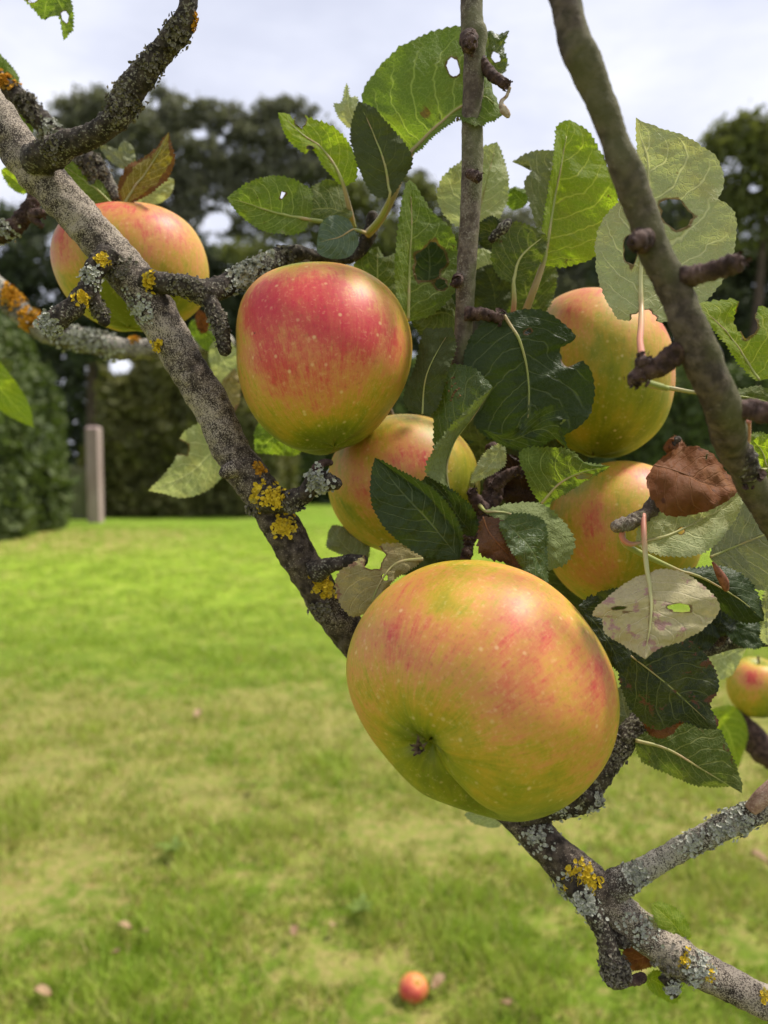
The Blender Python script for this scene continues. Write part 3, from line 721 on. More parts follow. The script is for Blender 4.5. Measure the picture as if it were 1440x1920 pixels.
def leaf(label, mat, d, mid, left, right, up=True, td=0, ld=0, rd=0, arch=0, extra_l=None, extra_r=None, holes=(), stalk=None, sr=4.5, teeth=26, tooth=.0011, wave=.0026, curl=0, name='apple_leaf', cat='leaf', stalkmat=None, midr=None, group=None, rdead=False):
    """blade lofted through left edge, midrib and right edge (pixels, base to tip); ld/rd/td/arch: depth offsets in mm"""
    LEAFN[0] += 1; sd = LEAFN[0]
    base, tip = mid[0], mid[-1]
    lines = []
    if extra_l: lines.append(([base] + list(extra_l[0]) + [tip], extra_l[1]))
    lines.append(([base] + list(left) + [tip], ld))
    mi = len(lines)
    lines.append((list(mid), 0))
    lines.append(([base] + list(right) + [tip], rd))
    if extra_r: lines.append(([base] + list(extra_r[0]) + [tip], extra_r[1]))
    NR = 112; M = 9
    cols = [catmull([p[:2] for p in ln], NR) for ln, _ in lines]
    us = np.linspace(0, 1, NR)
    env = np.sin(PI * np.clip(us, 0, 1)) ** .6
    rk = random.Random(sd * 13); kl, kr = rk.uniform(-1.5, 3), rk.uniform(-1.5, 3); fl, fr = rk.uniform(2, 4), rk.uniform(2, 4); pl, pq = rk.uniform(0, 6), rk.uniform(0, 6)
    C = len(lines); grid = []; vs = []
    for ci in range(C - 1):
        for k in range(M + (1 if ci == C - 2 else 0)):
            t = k / M
            xy = cols[ci] * (1 - t) + cols[ci + 1] * t
            off = (lines[ci][1] * (1 - t) + lines[ci + 1][1] * t)
            # gentle cupping between the veins
            cup = math.sin(PI * t) * -.6
            vcol = ci + t - mi
            vcol = vcol / (mi if vcol < 0 else (C - 1 - mi))
            side_ = (kl + 1.3 * np.sin(2 * PI * fl * us + pl)) if vcol < 0 else (kr + 1.3 * np.sin(2 * PI * fr * us + pq))
            dd = d + (side_ * vcol * vcol * env + off * env + td * us + arch * np.sin(PI * us) + cup * env) * .001
            grid.append(np.stack([xy[:, 0], xy[:, 1], dd], axis=1)); vs.append(vcol)
    G = np.array(grid)                      # columns x rows x 3
    NC = len(G)
    # teeth along both outer edges
    for edge, nb in ((0, 1), (NC - 1, NC - 2)):
        outv = G[edge, :, :2] - G[nb, :, :2]
        tang = np.gradient(G[edge, :, :2], axis=0)
        nrm = np.stack([tang[:, 1], -tang[:, 0]], axis=1)
        nrm /= np.linalg.norm(nrm, axis=1, keepdims=True) + 1e-9
        sgn = np.sign((nrm * outv).sum(axis=1)); sgn[sgn == 0] = 1
        rr = random.Random(sd * 7 + edge)
        jit = np.interp(us, np.linspace(0, 1, 30), [rr.uniform(.5, 1.3) for _ in range(30)])
        ph = us * teeth + np.interp(us, np.linspace(0, 1, 12), [rr.uniform(-.25, .25) for _ in range(12)])
        saw = (ph % 1.0) ** 1.0
        amp = tooth * F / d * jit * np.clip(np.sin(PI * us) * 4, 0, 1)
        G[edge, :, :2] += nrm * (sgn * saw * amp)[:, None]
    q0 = np.full((NC, NR), 9.0); own = np.zeros((NC, NR), int)
    rh = random.Random(sd)
    hh = []
    for h in holes:
        hx, hy, rx, ry = h[:4]; pr = [rh.uniform(0, 6) for _ in range(3)]
        dx = (G[:, :, 0] - hx) / rx; dy = (G[:, :, 1] - hy) / ry
        a = np.arctan2(dy, dx); lim = 1 + .14 * np.sin(2 * a + pr[0]) + .10 * np.sin(5 * a + pr[1]) + .06 * np.sin(9 * a + pr[2])
        q = np.hypot(dx, dy) / lim
        m = q < q0; q0[m] = q[m]; own[m] = len(hh); hh.append((hx, hy))
    inside = q0 < 1
    if hh:
        nbin = np.zeros_like(inside)
        o_ = ~inside
        nbin[1:, :] |= o_[:-1, :]; nbin[:-1, :] |= o_[1:, :]; nbin[:, 1:] |= o_[:, :-1]; nbin[:, :-1] |= o_[:, 1:]
        nbin[1:, 1:] |= o_[:-1, :-1]; nbin[:-1, :-1] |= o_[1:, 1:]; nbin[1:, :-1] |= o_[:-1, 1:]; nbin[:-1, 1:] |= o_[1:, :-1]
        snap = inside & nbin
        for c_, r_ in zip(*np.where(snap)):
            hx, hy = hh[own[c_, r_]]; q = max(.12, q0[c_, r_])
            G[c_, r_, 0] = hx + (G[c_, r_, 0] - hx) / q; G[c_, r_, 1] = hy + (G[c_, r_, 1] - hy) / q
    verts = []
    for c_ in range(NC):
        for r_ in range(NR):
            p = P(*G[c_, r_])
            wv = wave * mnoise.noise(p * 55 + Vector((sd, 0, 0))) + wave * .45 * mnoise.noise(p * 150 + Vector((0, sd, 0)))
            wv += .0007 * mnoise.noise(p * 420)
            verts.append(p - FW * (wv * min(1, 6 * us[r_] * (1 - us[r_]) + .2)))
    faces = []
    for c_ in range(NC - 1):
        for r_ in range(NR - 1):
            if inside[c_, r_] and inside[c_ + 1, r_] and inside[c_, r_ + 1] and inside[c_ + 1, r_ + 1]: continue
            faces.append([c_ * NR + r_, (c_ + 1) * NR + r_, (c_ + 1) * NR + r_ + 1, c_ * NR + r_ + 1])
    # make the chosen side of the larger half face the camera
    def area(a, b):
        z = G[a:b + 1]
        s_ = 0
        for i in range(len(z) - 1):
            for r_ in range(0, NR - 1, 6):
                e1 = z[i + 1, r_, :2] - z[i, r_, :2]; e2 = z[i, min(r_ + 6, NR - 1), :2] - z[i, r_, :2]
                s_ += e1[0] * e2[1] - e1[1] * e2[0]
        return s_
    parts_ = [area(ci * M, (ci + 1) * M) for ci in range(C - 1)]
    big = max(parts_, key=abs)
    # image y points down: negative cross product = counter-clockwise as seen = front face
    front = big < 0
    if front != up: faces = [f[::-1] for f in faces]
    b3 = P(base[0], base[1], d)
    single = stalk is None and midr is None
    if single:
        o = mesh_obj(name, verts, faces, LM[mat], None, b3); root = o
    else:
        root = empty(name, b3); o = mesh_obj('blade', verts, faces, LM[mat], root, b3)
    o.data.attributes.new('rim', 'FLOAT', 'POINT').data.foreach_set('value', np.clip(1 - (np.maximum(q0, 1) - 1) / .32, 0, 1).ravel())
    uvl = o.data.uv_layers.new(name='UVMap')
    li = np.empty(len(o.data.loops), int); o.data.loops.foreach_get('vertex_index', li)
    UU = np.tile(us, NC); VV = np.repeat(np.array(vs), NR)
    uvl.data.foreach_set('uv', np.stack([UU[li], VV[li]], axis=1).ravel())
    if not single:
        pts = [(x, y, r_, dd) for x, y, r_, dd in (stalk or [])]
        mcol = G[mi * M]
        k0 = 3 if stalk else 1
        for f_, rr in [(int(k0 + (98 - k0) * q / 9), sr * (.85 - .74 * q / 9) * (1 if not up else .8)) for q in range(10)]:
            q_ = proj(verts[mi * M * NR + f_]); pts.append((q_[0], q_[1], rr, q_[2] - (.0003 if not up else .0001)))
        v, f = rod(pts, 8, 40)
        so_ = mesh_obj('leaf_stalk', v, f, stalkmat or STALK, root, b3)
        so_.data.attributes.new('along', 'FLOAT', 'POINT').data.foreach_set('value', np.repeat(np.linspace(0, 1, 40), 8))
    tag(root, label, cat, group)
    return root


# --- upper clump on the left of the upright twig
leaf('large backlit veined leaf with two holes rising above the clump at top centre', 'fresh', .372,
     [(768, 290), (800, 254), (846, 214), (882, 192), (912, 182), (945, 213)],
     [(722, 240), (684, 205), (688, 160), (725, 112), (785, 73), (850, 50), (892, 62), (915, 120), (925, 175)],
     [(786, 280), (820, 246), (858, 222), (890, 232), (925, 222)], up=False, td=-27, ld=22, rd=-9, arch=0,
     holes=[(849, 127, 11, 19), (796, 210, 9, 7), (858, 222, 5, 4)], stalk=[(688, 440, 8, .386), (712, 414, 7.5, .380), (738, 365, 7, .375), (756, 315, 6.5, .373)], sr=6.5, teeth=40, tooth=.0015, midr=1)
leaf('small dark half-eaten leaf showing behind the top of the upright twig', 'olive', .375, [(905, 150), (925, 105), (955, 58)], [(912, 110), (910, 62), (935, 66)], [(930, 145), (951, 120), (944, 85)], up=True, td=2, rd=3, holes=[(930, 106, 9, 7)], teeth=12, midr=None)
leaf('grey-green shaded narrow leaf in front of the large backlit leaf', 'shade', .362, [(732, 372), (722, 310), (700, 248), (672, 190)],
     [(700, 362), (672, 310), (658, 245)], [(752, 340), (772, 300), (752, 262), (700, 205)], up=False, td=3, ld=2, rd=-3, arch=-3, stalk=[(690, 436, 5, .384), (715, 405, 5, .372)], sr=3.6)
leaf('yellow-green leaf with a torn tip, left of the large backlit leaf', 'glow', .37, [(646, 352), (628, 312), (598, 272), (560, 244), (521, 211)],
     [(612, 318), (588, 282), (570, 286), (540, 258), (528, 232)], [(667, 330), (664, 288), (634, 246), (596, 226), (566, 217), (553, 222), (560, 238), (542, 216)], up=False, td=-6, ld=-4, rd=3, holes=[(563, 222, 9, 16), (582, 278, 6, 5)],
     stalk=[(662, 425, 6, .386), (655, 390, 5, .376)], sr=4.2)
leaf('bright oval leaf furthest left in the upper clump', 'fresh', .366, [(580, 412), (535, 403), (480, 386), (425, 370)],
     [(560, 436), (500, 432), (452, 402)], [(584, 380), (578, 352), (540, 334), (500, 334), (455, 352)], up=False, td=-5, ld=-3, rd=2, holes=[(530, 365, 7, 5)], stalk=[(665, 425, 5, .388), (620, 418, 4.5, .376)], sr=4)
leaf('shaded olive leaf behind the bright oval leaf, upper clump', 'olive', .375, [(662, 402), (610, 392), (538, 396)], [(640, 345), (600, 343), (566, 366)], [(645, 415), (600, 412), (560, 408)], up=False, ld=3, rd=-2)
leaf('little round blue-green leaf above the rosy apple', 'blue', .362, [(664, 430), (638, 444), (594, 456)], [(652, 412), (625, 403), (602, 420)], [(672, 458), (655, 483), (620, 486), (597, 474)], up=True, ld=1.5, rd=1.5, teeth=20, tooth=.0003, stalk=[(684, 436, 3.5, .38), (672, 432, 3, .366)], sr=2.6)
leaf('ragged curled leaf scrap sticking up left of the large backlit leaf', 'pale', .38, [(672, 240), (655, 205), (650, 155)], [(645, 232), (628, 200), (642, 190)], [(690, 225), (672, 200), (668, 182), (655, 180)], up=False, td=4, rd=-3, wave=.003)
leaf('broad half-eaten leaf with a folded midrib, left of the upright twig', 'fresh', .368, [(765, 604), (768, 500), (772, 410), (768, 337)],
     [(748, 585), (742, 500), (750, 410), (760, 352)], [(810, 588), (848, 550), (857, 490), (846, 436), (805, 392), (780, 350)], up=False, ld=-7, rd=5, td=2, holes=[(806, 492, 27, 36), (826, 533, 13, 10)], midr=1, sr=4.5)
leaf('dark torn leaf seen through the hole beside the upright twig', 'dark', .384, [(790, 600), (805, 510), (800, 430)], [(755, 560), (765, 480)], [(860, 570), (862, 490)], up=True, ld=4)
leaf('olive leaf with a torn top directly behind the rosy apple', 'olive', .392, [(712, 600), (708, 540), (708, 462)], [(672, 570), (662, 510), (680, 478)], [(755, 590), (762, 530), (745, 476), (722, 484)], up=False, ld=3, rd=2, midr=1, sr=3)
leaf('dull green leaf low between the rosy apple and the upright twig', 'olive', .378, [(858, 600), (830, 585), (770, 600)], [(840, 550), (800, 545)], [(850, 650), (800, 640)], up=False, ld=4, rd=-2)
# --- right of the upright twig
leaf('pale oval leaf crossing behind the upright twig', 'pale', .385, [(892, 436), (905, 370), (932, 266)], [(845, 415), (822, 372), (834, 330), (885, 288)], [(925, 422), (951, 370), (950, 315)], up=False, ld=3, rd=3, midr=1, sr=3.4)
leaf('small curled dark leaf with a dead bud right of the twig', 'shade', .372, [(960, 470), (930, 440), (895, 425)], [(930, 412), (905, 415)], [(930, 470), (902, 455)], up=True, ld=-4, rd=3, wave=.003)
leaf('folded dusty green leaf hanging under the big glowing leaf', 'olive', .362, [(962, 532), (975, 485), (1024, 440)], [(934, 514), (922, 475), (945, 420), (985, 420)], [(985, 525), (1010, 495), (1022, 465)], up=False, ld=-5, rd=4, td=-3, stalk=[(960, 600, 5, .372), (964, 565, 4.5, .366)], sr=4, stalkmat=STALK_RED)
leaf('tall glowing yellow-green leaf with sharp tip, right of the twig', 'glow', .368, [(1018, 498), (1030, 425), (1046, 340), (1068, 224)],
     [(1013, 470), (1022, 400), (1036, 315), (1046, 240)], [(1065, 497), (1112, 482), (1148, 430), (1156, 372), (1138, 310), (1105, 252)], up=False, ld=-8, rd=4, td=3, stalk=[(985, 585, 7, .378), (1002, 540, 6.5, .37)], sr=6, teeth=34, tooth=.0012)
leaf('pale eaten leaf behind the tall glowing leaf', 'grey', .384, [(1024, 470), (1030, 380), (1042, 282)], [(1000, 400), (984, 348), (998, 318), (985, 302), (962, 302), (1000, 285)], [(1050, 440), (1060, 360), (1052, 300)], up=False, ld=-3, rd=3, midr=1, sr=3)
leaf('small green leaf corner poking out behind the pale eaten leaf', 'fresh', .40, [(985, 385), (970, 370), (955, 355)], [(965, 392), (950, 380)], [(990, 362), (972, 356)], up=False)
leaf('dark shaded leaf low behind the upright twig on its right', 'shade', .392, [(930, 590), (925, 540), (905, 500)], [(885, 580), (885, 520)], [(955, 570), (950, 510), (928, 498)], up=False)
leaf('pale green leaf above a dark one, right of the upright twig', 'pale', .40, [(925, 540), (918, 500), (905, 465)], [(880, 540), (884, 480)], [(955, 520), (940, 480)], up=False)
leaf('olive leaf piece behind the long stalks under the glowing leaf', 'olive', .398, [(1010, 600), (985, 540), (990, 470)], [(955, 590), (960, 520)], [(1035, 560), (1040, 500)], up=False)
leaf('big pale underside leaf with a round hole, behind the right-hand branch', 'pale', .30, [(1203, 596), (1203, 500), (1211, 400), (1214, 310), (1192, 220)],
     [(1160, 596), (1128, 535), (1117, 470), (1130, 415), (1165, 372), (1195, 300)], [(1245, 602), (1300, 578), (1345, 538), (1372, 475), (1378, 420), (1366, 388), (1346, 374), (1357, 345), (1346, 306), (1310, 275), (1250, 246), (1210, 230)],
     up=False, ld=3, rd=-3, td=16, arch=4, holes=[(1266, 401, 30, 28), (1182, 470, 12, 26), (1205, 600, 26, 16), (1240, 352, 3, 4)], stalk=[(1205, 675, 7, .242), (1200, 640, 6, .262), (1202, 612, 5.8, .285)], sr=6, teeth=48, tooth=.0009, stalkmat=STALK_RED)
leaf('bright yellow-green bitten leaf at the right edge beside the branch', 'glow', .29, [(1425, 714), (1385, 652), (1345, 608), (1300, 570)], [(1412, 706), (1370, 655), (1325, 605)], [(1475, 690), (1470, 610), (1425, 578), (1418, 620), (1392, 632), (1374, 602), (1382, 565), (1340, 565)], up=False, ld=-3, rd=4, holes=[(1400, 600, 20, 30)], midr=1, sr=3.5)
leaf('thin-stalked shaded leaf at the right edge under the bitten leaf', 'olive', .285, [(1208, 720, ), (1300, 736), (1400, 745), (1470, 760)], [(1340, 741), (1420, 725), (1450, 740)], [(1340, 743), (1410, 760), (1450, 775)], up=False, stalk=[(1195, 712, 6, .245), (1250, 728, 5.5, .26)], sr=6)
leaf('small bright leaf at the right edge below the knotted twig', 'glow', .30, [(1440, 880), (1430, 850), (1412, 826)], [(1412, 862), (1404, 838)], [(1470, 850), (1450, 815)], up=False, stalk=[(1402, 790, 6, .25), (1400, 830, 6, .262), (1385, 880, 5.5, .27)], sr=2, stalkmat=STALK_RED)
# --- middle of the cluster
leaf('large dark green leaf with bitten right edge, in front of the right apple', 'dark', .352, [(944, 588), (976, 645), (992, 720), (985, 838)],
     [(915, 600), (882, 636), (870, 690), (880, 745), (895, 800), (935, 828)], [(995, 582), (1042, 598), (1080, 628), (1066, 642), (1048, 656), (1066, 690), (1092, 680), (1113, 716), (1104, 775), (1066, 810)],
     up=True, ld=5, rd=4, arch=-4, td=4, holes=[(990, 622, 8, 5), (1066, 672, 12, 16)], midr=1, sr=5, teeth=36)
leaf('narrow dark leaf standing beside the rosy apple', 'shade', .345, [(792, 778), (798, 710), (822, 655), (848, 614)], [(764, 765), (760, 735), (778, 690), (795, 622), (815, 617)], [(818, 765), (838, 700), (853, 650)], up=False, ld=3, rd=-3, midr=1, sr=2.5)
TW = leaf('twisted leaf rolled to show its pale underside, with a brown scab', 'mid', .342, [(846, 935), (838, 880), (853, 828), (886, 784), (924, 726)],
     [(820, 880), (814, 800), (818, 740), (830, 692), (880, 688)], [(826, 905), (800, 886), (812, 848), (842, 806), (880, 766)], up=True, ld=5, rd=-6, arch=2, stalk=[(888, 985, 5, .35), (862, 955, 5, .346)], sr=3, teeth=34, tooth=.0013)
leaf('dark pointed leaf with pale rolled rim, in front of the half-hidden orange apple', 'dark', .328, [(862, 1048), (805, 978), (750, 918), (703, 858)],
     [(800, 1042), (755, 1018), (718, 982), (697, 938), (697, 895)], [(856, 1005), (832, 965), (795, 925), (745, 888)], up=True, ld=2, rd=2, extra_r=([(866, 1005), (848, 962), (808, 915), (752, 884)], -2.5), arch=-3, midr=None, teeth=34)
leaf('small dark leaf folded along its midrib, beside the pointed dark leaf', 'dark', .345, [(890, 1006), (862, 972), (835, 932), (798, 892)], [(850, 992), (812, 960), (788, 920)], [(896, 985), (886, 955), (850, 922)], up=True, ld=6, rd=-7, teeth=24)
leaf('crinkled glossy leaf scrap with a ragged tip below the large dark leaf', 'dark', .335, [(905, 806), (960, 824), (1015, 805), (1066, 842)], [(958, 812), (1005, 772), (1045, 763), (1064, 784), (1048, 800)], [(950, 836), (1000, 842), (1040, 822)], up=True, ld=-3, rd=3, wave=.004, arch=-3)
leaf('tiny pale shrivelled leaf in the centre of the cluster', 'pale', .345, [(945, 828), (920, 870), (882, 906)], [(912, 848), (890, 885)], [(945, 870), (915, 892)], up=False, ld=-3, rd=3, wave=.004)
leaf('bright yellow-green leaf with a toothed rim, over the lower right apple', 'fresh', .335, [(1014, 945), (1048, 908), (1090, 886), (1144, 874)], [(992, 905), (974, 850), (1022, 840), (1072, 846), (1100, 868)], [(1030, 940), (1066, 920), (1104, 896)], up=False, ld=-3, rd=4, arch=-2, holes=[(1095, 893, 14, 5)], midr=1, sr=3.6, teeth=34)
leaf('broad green leaf curling over beside the brown withered leaf', 'mid', .335, [(905, 958), (960, 965), (1015, 1000), (1030, 1070)], [(955, 946), (1015, 946), (1056, 980), (1077, 1018), (1062, 1052)], [(935, 975), (975, 1010), (1005, 1050)], up=False, ld=6, rd=-2, stalk=[(900, 948, 4.5, .345)], sr=3)
leaf('folded dark leaf with a yellowish strip resting on the largest apple', 'mid', .325, [(944, 976), (985, 1016), (1014, 1060), (1028, 1105)], [(938, 985), (966, 1042), (1000, 1086)], [(970, 964), (1018, 978), (1024, 1030)], up=True, ld=-6, rd=5, teeth=28)
leaf('crumpled brown withered leaf on top of the largest apple', 'dull', .325, [(905, 968), (925, 1010), (985, 1068)], [(898, 1010), (905, 1040), (950, 1055)], [(945, 980), (975, 1020), (985, 1045)], up=True, ld=-4, rd=4, wave=.006, name='dry_leaf', teeth=14, midr=1, sr=2.4, stalkmat=BROWNSTALK)
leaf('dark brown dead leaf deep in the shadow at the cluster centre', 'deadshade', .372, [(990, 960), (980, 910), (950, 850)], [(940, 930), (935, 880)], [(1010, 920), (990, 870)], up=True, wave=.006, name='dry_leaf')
leaf('olive-tan leaf with a dark hole at the left of the largest apple', 'tan', .328, [(795, 1048), (745, 1056), (714, 1090), (688, 1150)], [(765, 1024), (720, 1022), (672, 1050), (632, 1082), (638, 1128), (660, 1154)], [(770, 1066), (735, 1090), (718, 1120), (700, 1140)], up=False, ld=3, rd=-3, holes=[(702, 1046, 20, 20), (722, 1082, 5, 7)], midr=1, sr=4.4, teeth=30)
leaf('grey-white leaf underside peeping out below the half-hidden orange apple', 'grey', .40, [(690, 1050), (650, 1030), (622, 985)], [(620, 1030), (616, 1005)], [(690, 1010), (650, 990)], up=False, ld=2)
# --- lower right leaves
leaf('chestnut brown dead leaf lying over a pale leaf on the right', 'brown', .297, [(1225, 872), (1275, 885), (1330, 908), (1395, 914)], [(1212, 900), (1218, 935), (1245, 962), (1290, 966), (1345, 948)], [(1265, 845), (1315, 836), (1350, 860), (1372, 888)], up=True, ld=-7, rd=6, arch=-5, wave=.0065, name='dry_leaf', teeth=16, tooth=.0006, holes=[(1331, 855, 4, 5)], midr=1, sr=3, stalkmat=BROWNSTALK)
leaf('shrivelled dark bud scrap above the chestnut brown leaf', 'brown', .31, [(1285, 860), (1268, 840), (1255, 822)], [(1255, 850), (1250, 835)], [(1285, 835), (1272, 820)], up=True, wave=.008, name='dry_leaf')
leaf('pale mottled leaf with one hole, underneath the chestnut brown leaf', 'pale', .306, [(1192, 1020), (1260, 1000), (1330, 968), (1396, 922)], [(1215, 1032), (1262, 1042), (1320, 1034), (1372, 985)], [(1205, 975), (1260, 930), (1330, 900)], up=False, ld=-9, rd=2, holes=[(1276, 995, 8, 6)], stalk=[(1168, 992, 5.5, .306), (1166, 1008, 5.2, .306), (1180, 1020, 5, .306)], sr=4, stalkmat=STALK_RED, teeth=30, wave=.003)
leaf('pinkish-tan blotched leaf with a hole hanging right of the largest apple', 'pink', .288, [(1214, 1076), (1222, 1120), (1222, 1175), (1210, 1236)],
     [(1185, 1088), (1145, 1115), (1112, 1150), (1130, 1160), (1138, 1188), (1175, 1212)], [(1245, 1068), (1295, 1082), (1346, 1132), (1325, 1172), (1280, 1200), (1238, 1215)], up=False, ld=7, rd=3, td=-12, arch=-4, holes=[(1275, 1140, 20, 9), (1180, 1149, 6, 5), (1160, 1140, 14, 4)], stalk=[(1206, 965, 5.5, .305), (1208, 1010, 5, .297), (1211, 1050, 4.6, .291)], sr=4.8, stalkmat=STALK_RED, teeth=34, tooth=.0006, wave=.003)
leaf('dark glossy leaf with a red bud on it, near the right edge', 'dark', .322, [(1268, 1068), (1320, 1085), (1380, 1120), (1432, 1164)], [(1310, 1066), (1360, 1064), (1405, 1092), (1430, 1135)], [(1310, 1100), (1350, 1140), (1390, 1165)], up=True, ld=3, rd=5, stalk=[(1168, 1000, 5, .308), (1172, 1020, 5.5, .31), (1215, 1044, 5.5, .316)], sr=4.5)
leaf('broad grey-green leaf at the right edge above the glossy dark leaf', 'grey', .335, [(1330, 1045), (1390, 1020), (1480, 980)], [(1350, 985), (1395, 942), (1440, 936)], [(1370, 1085), (1440, 1105), (1480, 1060)], up=False, ld=4, rd=2, midr=1, sr=3)
leaf('pale upright sliver of leaf cut by the right edge', 'pale', .325, [(1440, 1210), (1436, 1150), (1450, 1085)], [(1426, 1190), (1430, 1120)], [(1475, 1190), (1475, 1110)], up=False)
leaf('bright green leaf bit at the right edge under the branch', 'fresh', .31, [(1440, 900), (1420, 850), (1400, 815)], [(1395, 880), (1390, 840)], [(1450, 850), (1430, 815)], up=False, td=6)
leaf('broad dark leaf with brown rotting spots, right of the largest apple', 'brownedge', .325, [(1170, 1220), (1222, 1260), (1280, 1308), (1342, 1368)], [(1165, 1275), (1185, 1330), (1232, 1368), (1275, 1352), (1310, 1362)], [(1215, 1205), (1275, 1195), (1325, 1232), (1346, 1285), (1330, 1325), (1345, 1352)], up=True, ld=5, rd=3, arch=-3, midr=1, sr=2.6, teeth=36)
leaf('dark narrow leaf pressed between the largest apple and the blotched leaf', 'shade', .318, [(1085, 1135), (1130, 1185), (1168, 1262)], [(1100, 1190), (1150, 1250)], [(1120, 1122), (1170, 1190), (1180, 1235)], up=True, rd=3)
leaf('green lance-shaped leaf underside pointing down at the lower right', 'olive', .345, [(1190, 1388), (1258, 1408), (1325, 1448), (1391, 1487)], [(1205, 1425), (1258, 1452), (1315, 1472), (1368, 1474)], [(1222, 1368), (1285, 1350), (1340, 1362), (1370, 1418), (1388, 1462)], up=False, ld=3, rd=2, arch=-3, midr=1, sr=4.4, teeth=34)
leaf('shaded grey leaf behind the right side of the largest apple', 'grey', .365, [(1200, 1395), (1175, 1340), (1165, 1285)], [(1150, 1390), (1135, 1330)], [(1215, 1350), (1195, 1300)], up=False)
leaf('withered brown leaf scrap on the end of the side shoot at lower right', 'brown', .34, [(1205, 1340), (1240, 1362), (1285, 1355)], [(1195, 1300), (1235, 1310)], [(1225, 1380), (1262, 1380)], up=True, wave=.007, name='dry_leaf', rd=-4)
for (lab, m, mid, l, r) in [
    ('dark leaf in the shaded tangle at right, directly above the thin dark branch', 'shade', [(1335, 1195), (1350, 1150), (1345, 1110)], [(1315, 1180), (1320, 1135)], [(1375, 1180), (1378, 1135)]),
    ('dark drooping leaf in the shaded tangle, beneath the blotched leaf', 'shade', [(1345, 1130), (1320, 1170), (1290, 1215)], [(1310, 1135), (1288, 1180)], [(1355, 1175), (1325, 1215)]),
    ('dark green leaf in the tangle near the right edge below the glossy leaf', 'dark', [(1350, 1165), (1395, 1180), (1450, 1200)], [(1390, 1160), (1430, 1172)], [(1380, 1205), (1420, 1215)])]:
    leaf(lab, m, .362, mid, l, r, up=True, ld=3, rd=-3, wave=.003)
leaf('pale leaf sliver behind the dark branch above the small right apple', 'pale', .45, [(1320, 1240), (1350, 1235), (1400, 1215)], [(1340, 1270), (1375, 1262)], [(1340, 1225), (1375, 1212)], up=False)
leaf('blurred yellow-green leaf behind the small right apple', 'glow', .60, [(1330, 1330), (1365, 1370), (1385, 1440)], [(1322, 1370), (1350, 1420)], [(1375, 1325), (1400, 1370)], up=False, td=10)
leaf('little curled lime leaf just above the branch at bottom right', 'glow', .352, [(1290, 1775), (1265, 1735), (1222, 1695)], [(1250, 1755), (1235, 1735), (1225, 1715)], [(1292, 1745), (1275, 1712), (1240, 1694)], up=False, ld=-3, rd=3, wave=.003)
leaf('rolled yellow leaf dangling under the branch at bottom right', 'glow', .352, [(1210, 1832), (1240, 1850), (1278, 1872)], [(1225, 1862), (1262, 1882)], [(1240, 1822), (1285, 1840)], up=False, ld=-4, rd=4, wave=.005)
leaf('pinkish-brown dead leaf between the branch and its lowest spur', 'brown', .362, [(1228, 1770), (1205, 1795), (1170, 1812)], [(1185, 1768), (1168, 1790)], [(1232, 1800), (1205, 1822)], up=True, wave=.003, name='dry_leaf')
# --- left side
leaf('plain green leaf behind the main branch on top of the left apple', 'fresh', .415, [(214, 386), (175, 350), (112, 306)], [(185, 398), (150, 372), (125, 340)], [(214, 350), (180, 322), (166, 338), (160, 308)], up=False, ld=-2, rd=3, holes=[(172, 338, 8, 8)], midr=1, sr=3)
leaf('rusty brown-edged pointed leaf standing on top of the left apple', 'rust', .405, [(232, 386), (256, 345), (288, 300), (316, 247)], [(222, 355), (240, 315), (285, 285), (303, 262)], [(262, 372), (310, 338), (326, 300), (318, 268)], up=False, ld=3, rd=-3, midr=1, sr=3.4)
leaf('small pale whitish-green leaf pair half behind the rusty leaf', 'grey', .425, [(242, 316), (222, 296), (186, 272)], [(235, 318), (205, 300)], [(246, 300), (215, 280)], up=False, midr=None)
leaf('tiny round pale leaf behind the rusty leaf', 'grey', .428, [(242, 312), (236, 290), (232, 264)], [(224, 300), (222, 274)], [(252, 300), (248, 274)], up=False, tooth=.0002)
leaf('pale yellow leaf to the right of the rusty leaf on the left apple', 'pale', .425, [(255, 388), (285, 362), (326, 335)], [(270, 355), (295, 334)], [(285, 384), (318, 365)], up=False, td=2)
leaf('tattered leaf hanging into the sky at the top left corner', 'fresh', .40, [(95, -60), (105, -10), (122, 30), (119, 76)], [(30, -30), (65, 18), (84, 36), (104, 26), (116, 40)], [(120, -30), (132, 0), (139, 45), (130, 64)], up=False, holes=[(124, 34, 6, 12), (62, 0, 8, 7)], ld=3)
leaf('green leaf at the left edge above the orange lichen', 'fresh', .43, [(-45, 175), (-5, 140), (-25, 85)], [(-60, 120), (-45, 95)], [(20, 170), (34, 145), (5, 108)], up=False)
leaf('green toothed leaf squeezed behind the two top left branches', 'fresh', .425, [(5, 185), (30, 215), (62, 250)], [(0, 215), (25, 245)], [(40, 195), (62, 220)], up=False)
leaf('small bright curled leaf at the left edge beside the main branch', 'glow', .40, [(56, 362), (30, 340), (2, 318)], [(30, 358), (8, 335)], [(52, 340), (25, 314)], up=False)
leaf('bright blurred leaf pointing down at the left edge in front of the hedge', 'glow', .58, [(-50, 660), (10, 740), (64, 802)], [(-40, 730), (10, 775)], [(0, 680), (48, 750)], up=False, td=10)
leaf('blurred yellowish leaf bit at the left edge above the pointing leaf', 'olive', .60, [(-30, 720), (0, 690), (26, 675)], [(-20, 680), (5, 672)], [(-10, 715), (20, 695)], up=False)
leaf('pale drooping leaf with a dark hole left of the main branch', 'pale', .47, [(440, 800), (400, 845), (350, 890), (278, 920)], [(395, 790), (345, 812), (330, 860), (305, 895)], [(425, 870), (400, 910), (350, 932), (305, 924)], up=False, td=-8, ld=-4, rd=5, midr=None, holes=[(337, 838, 16, 15)])
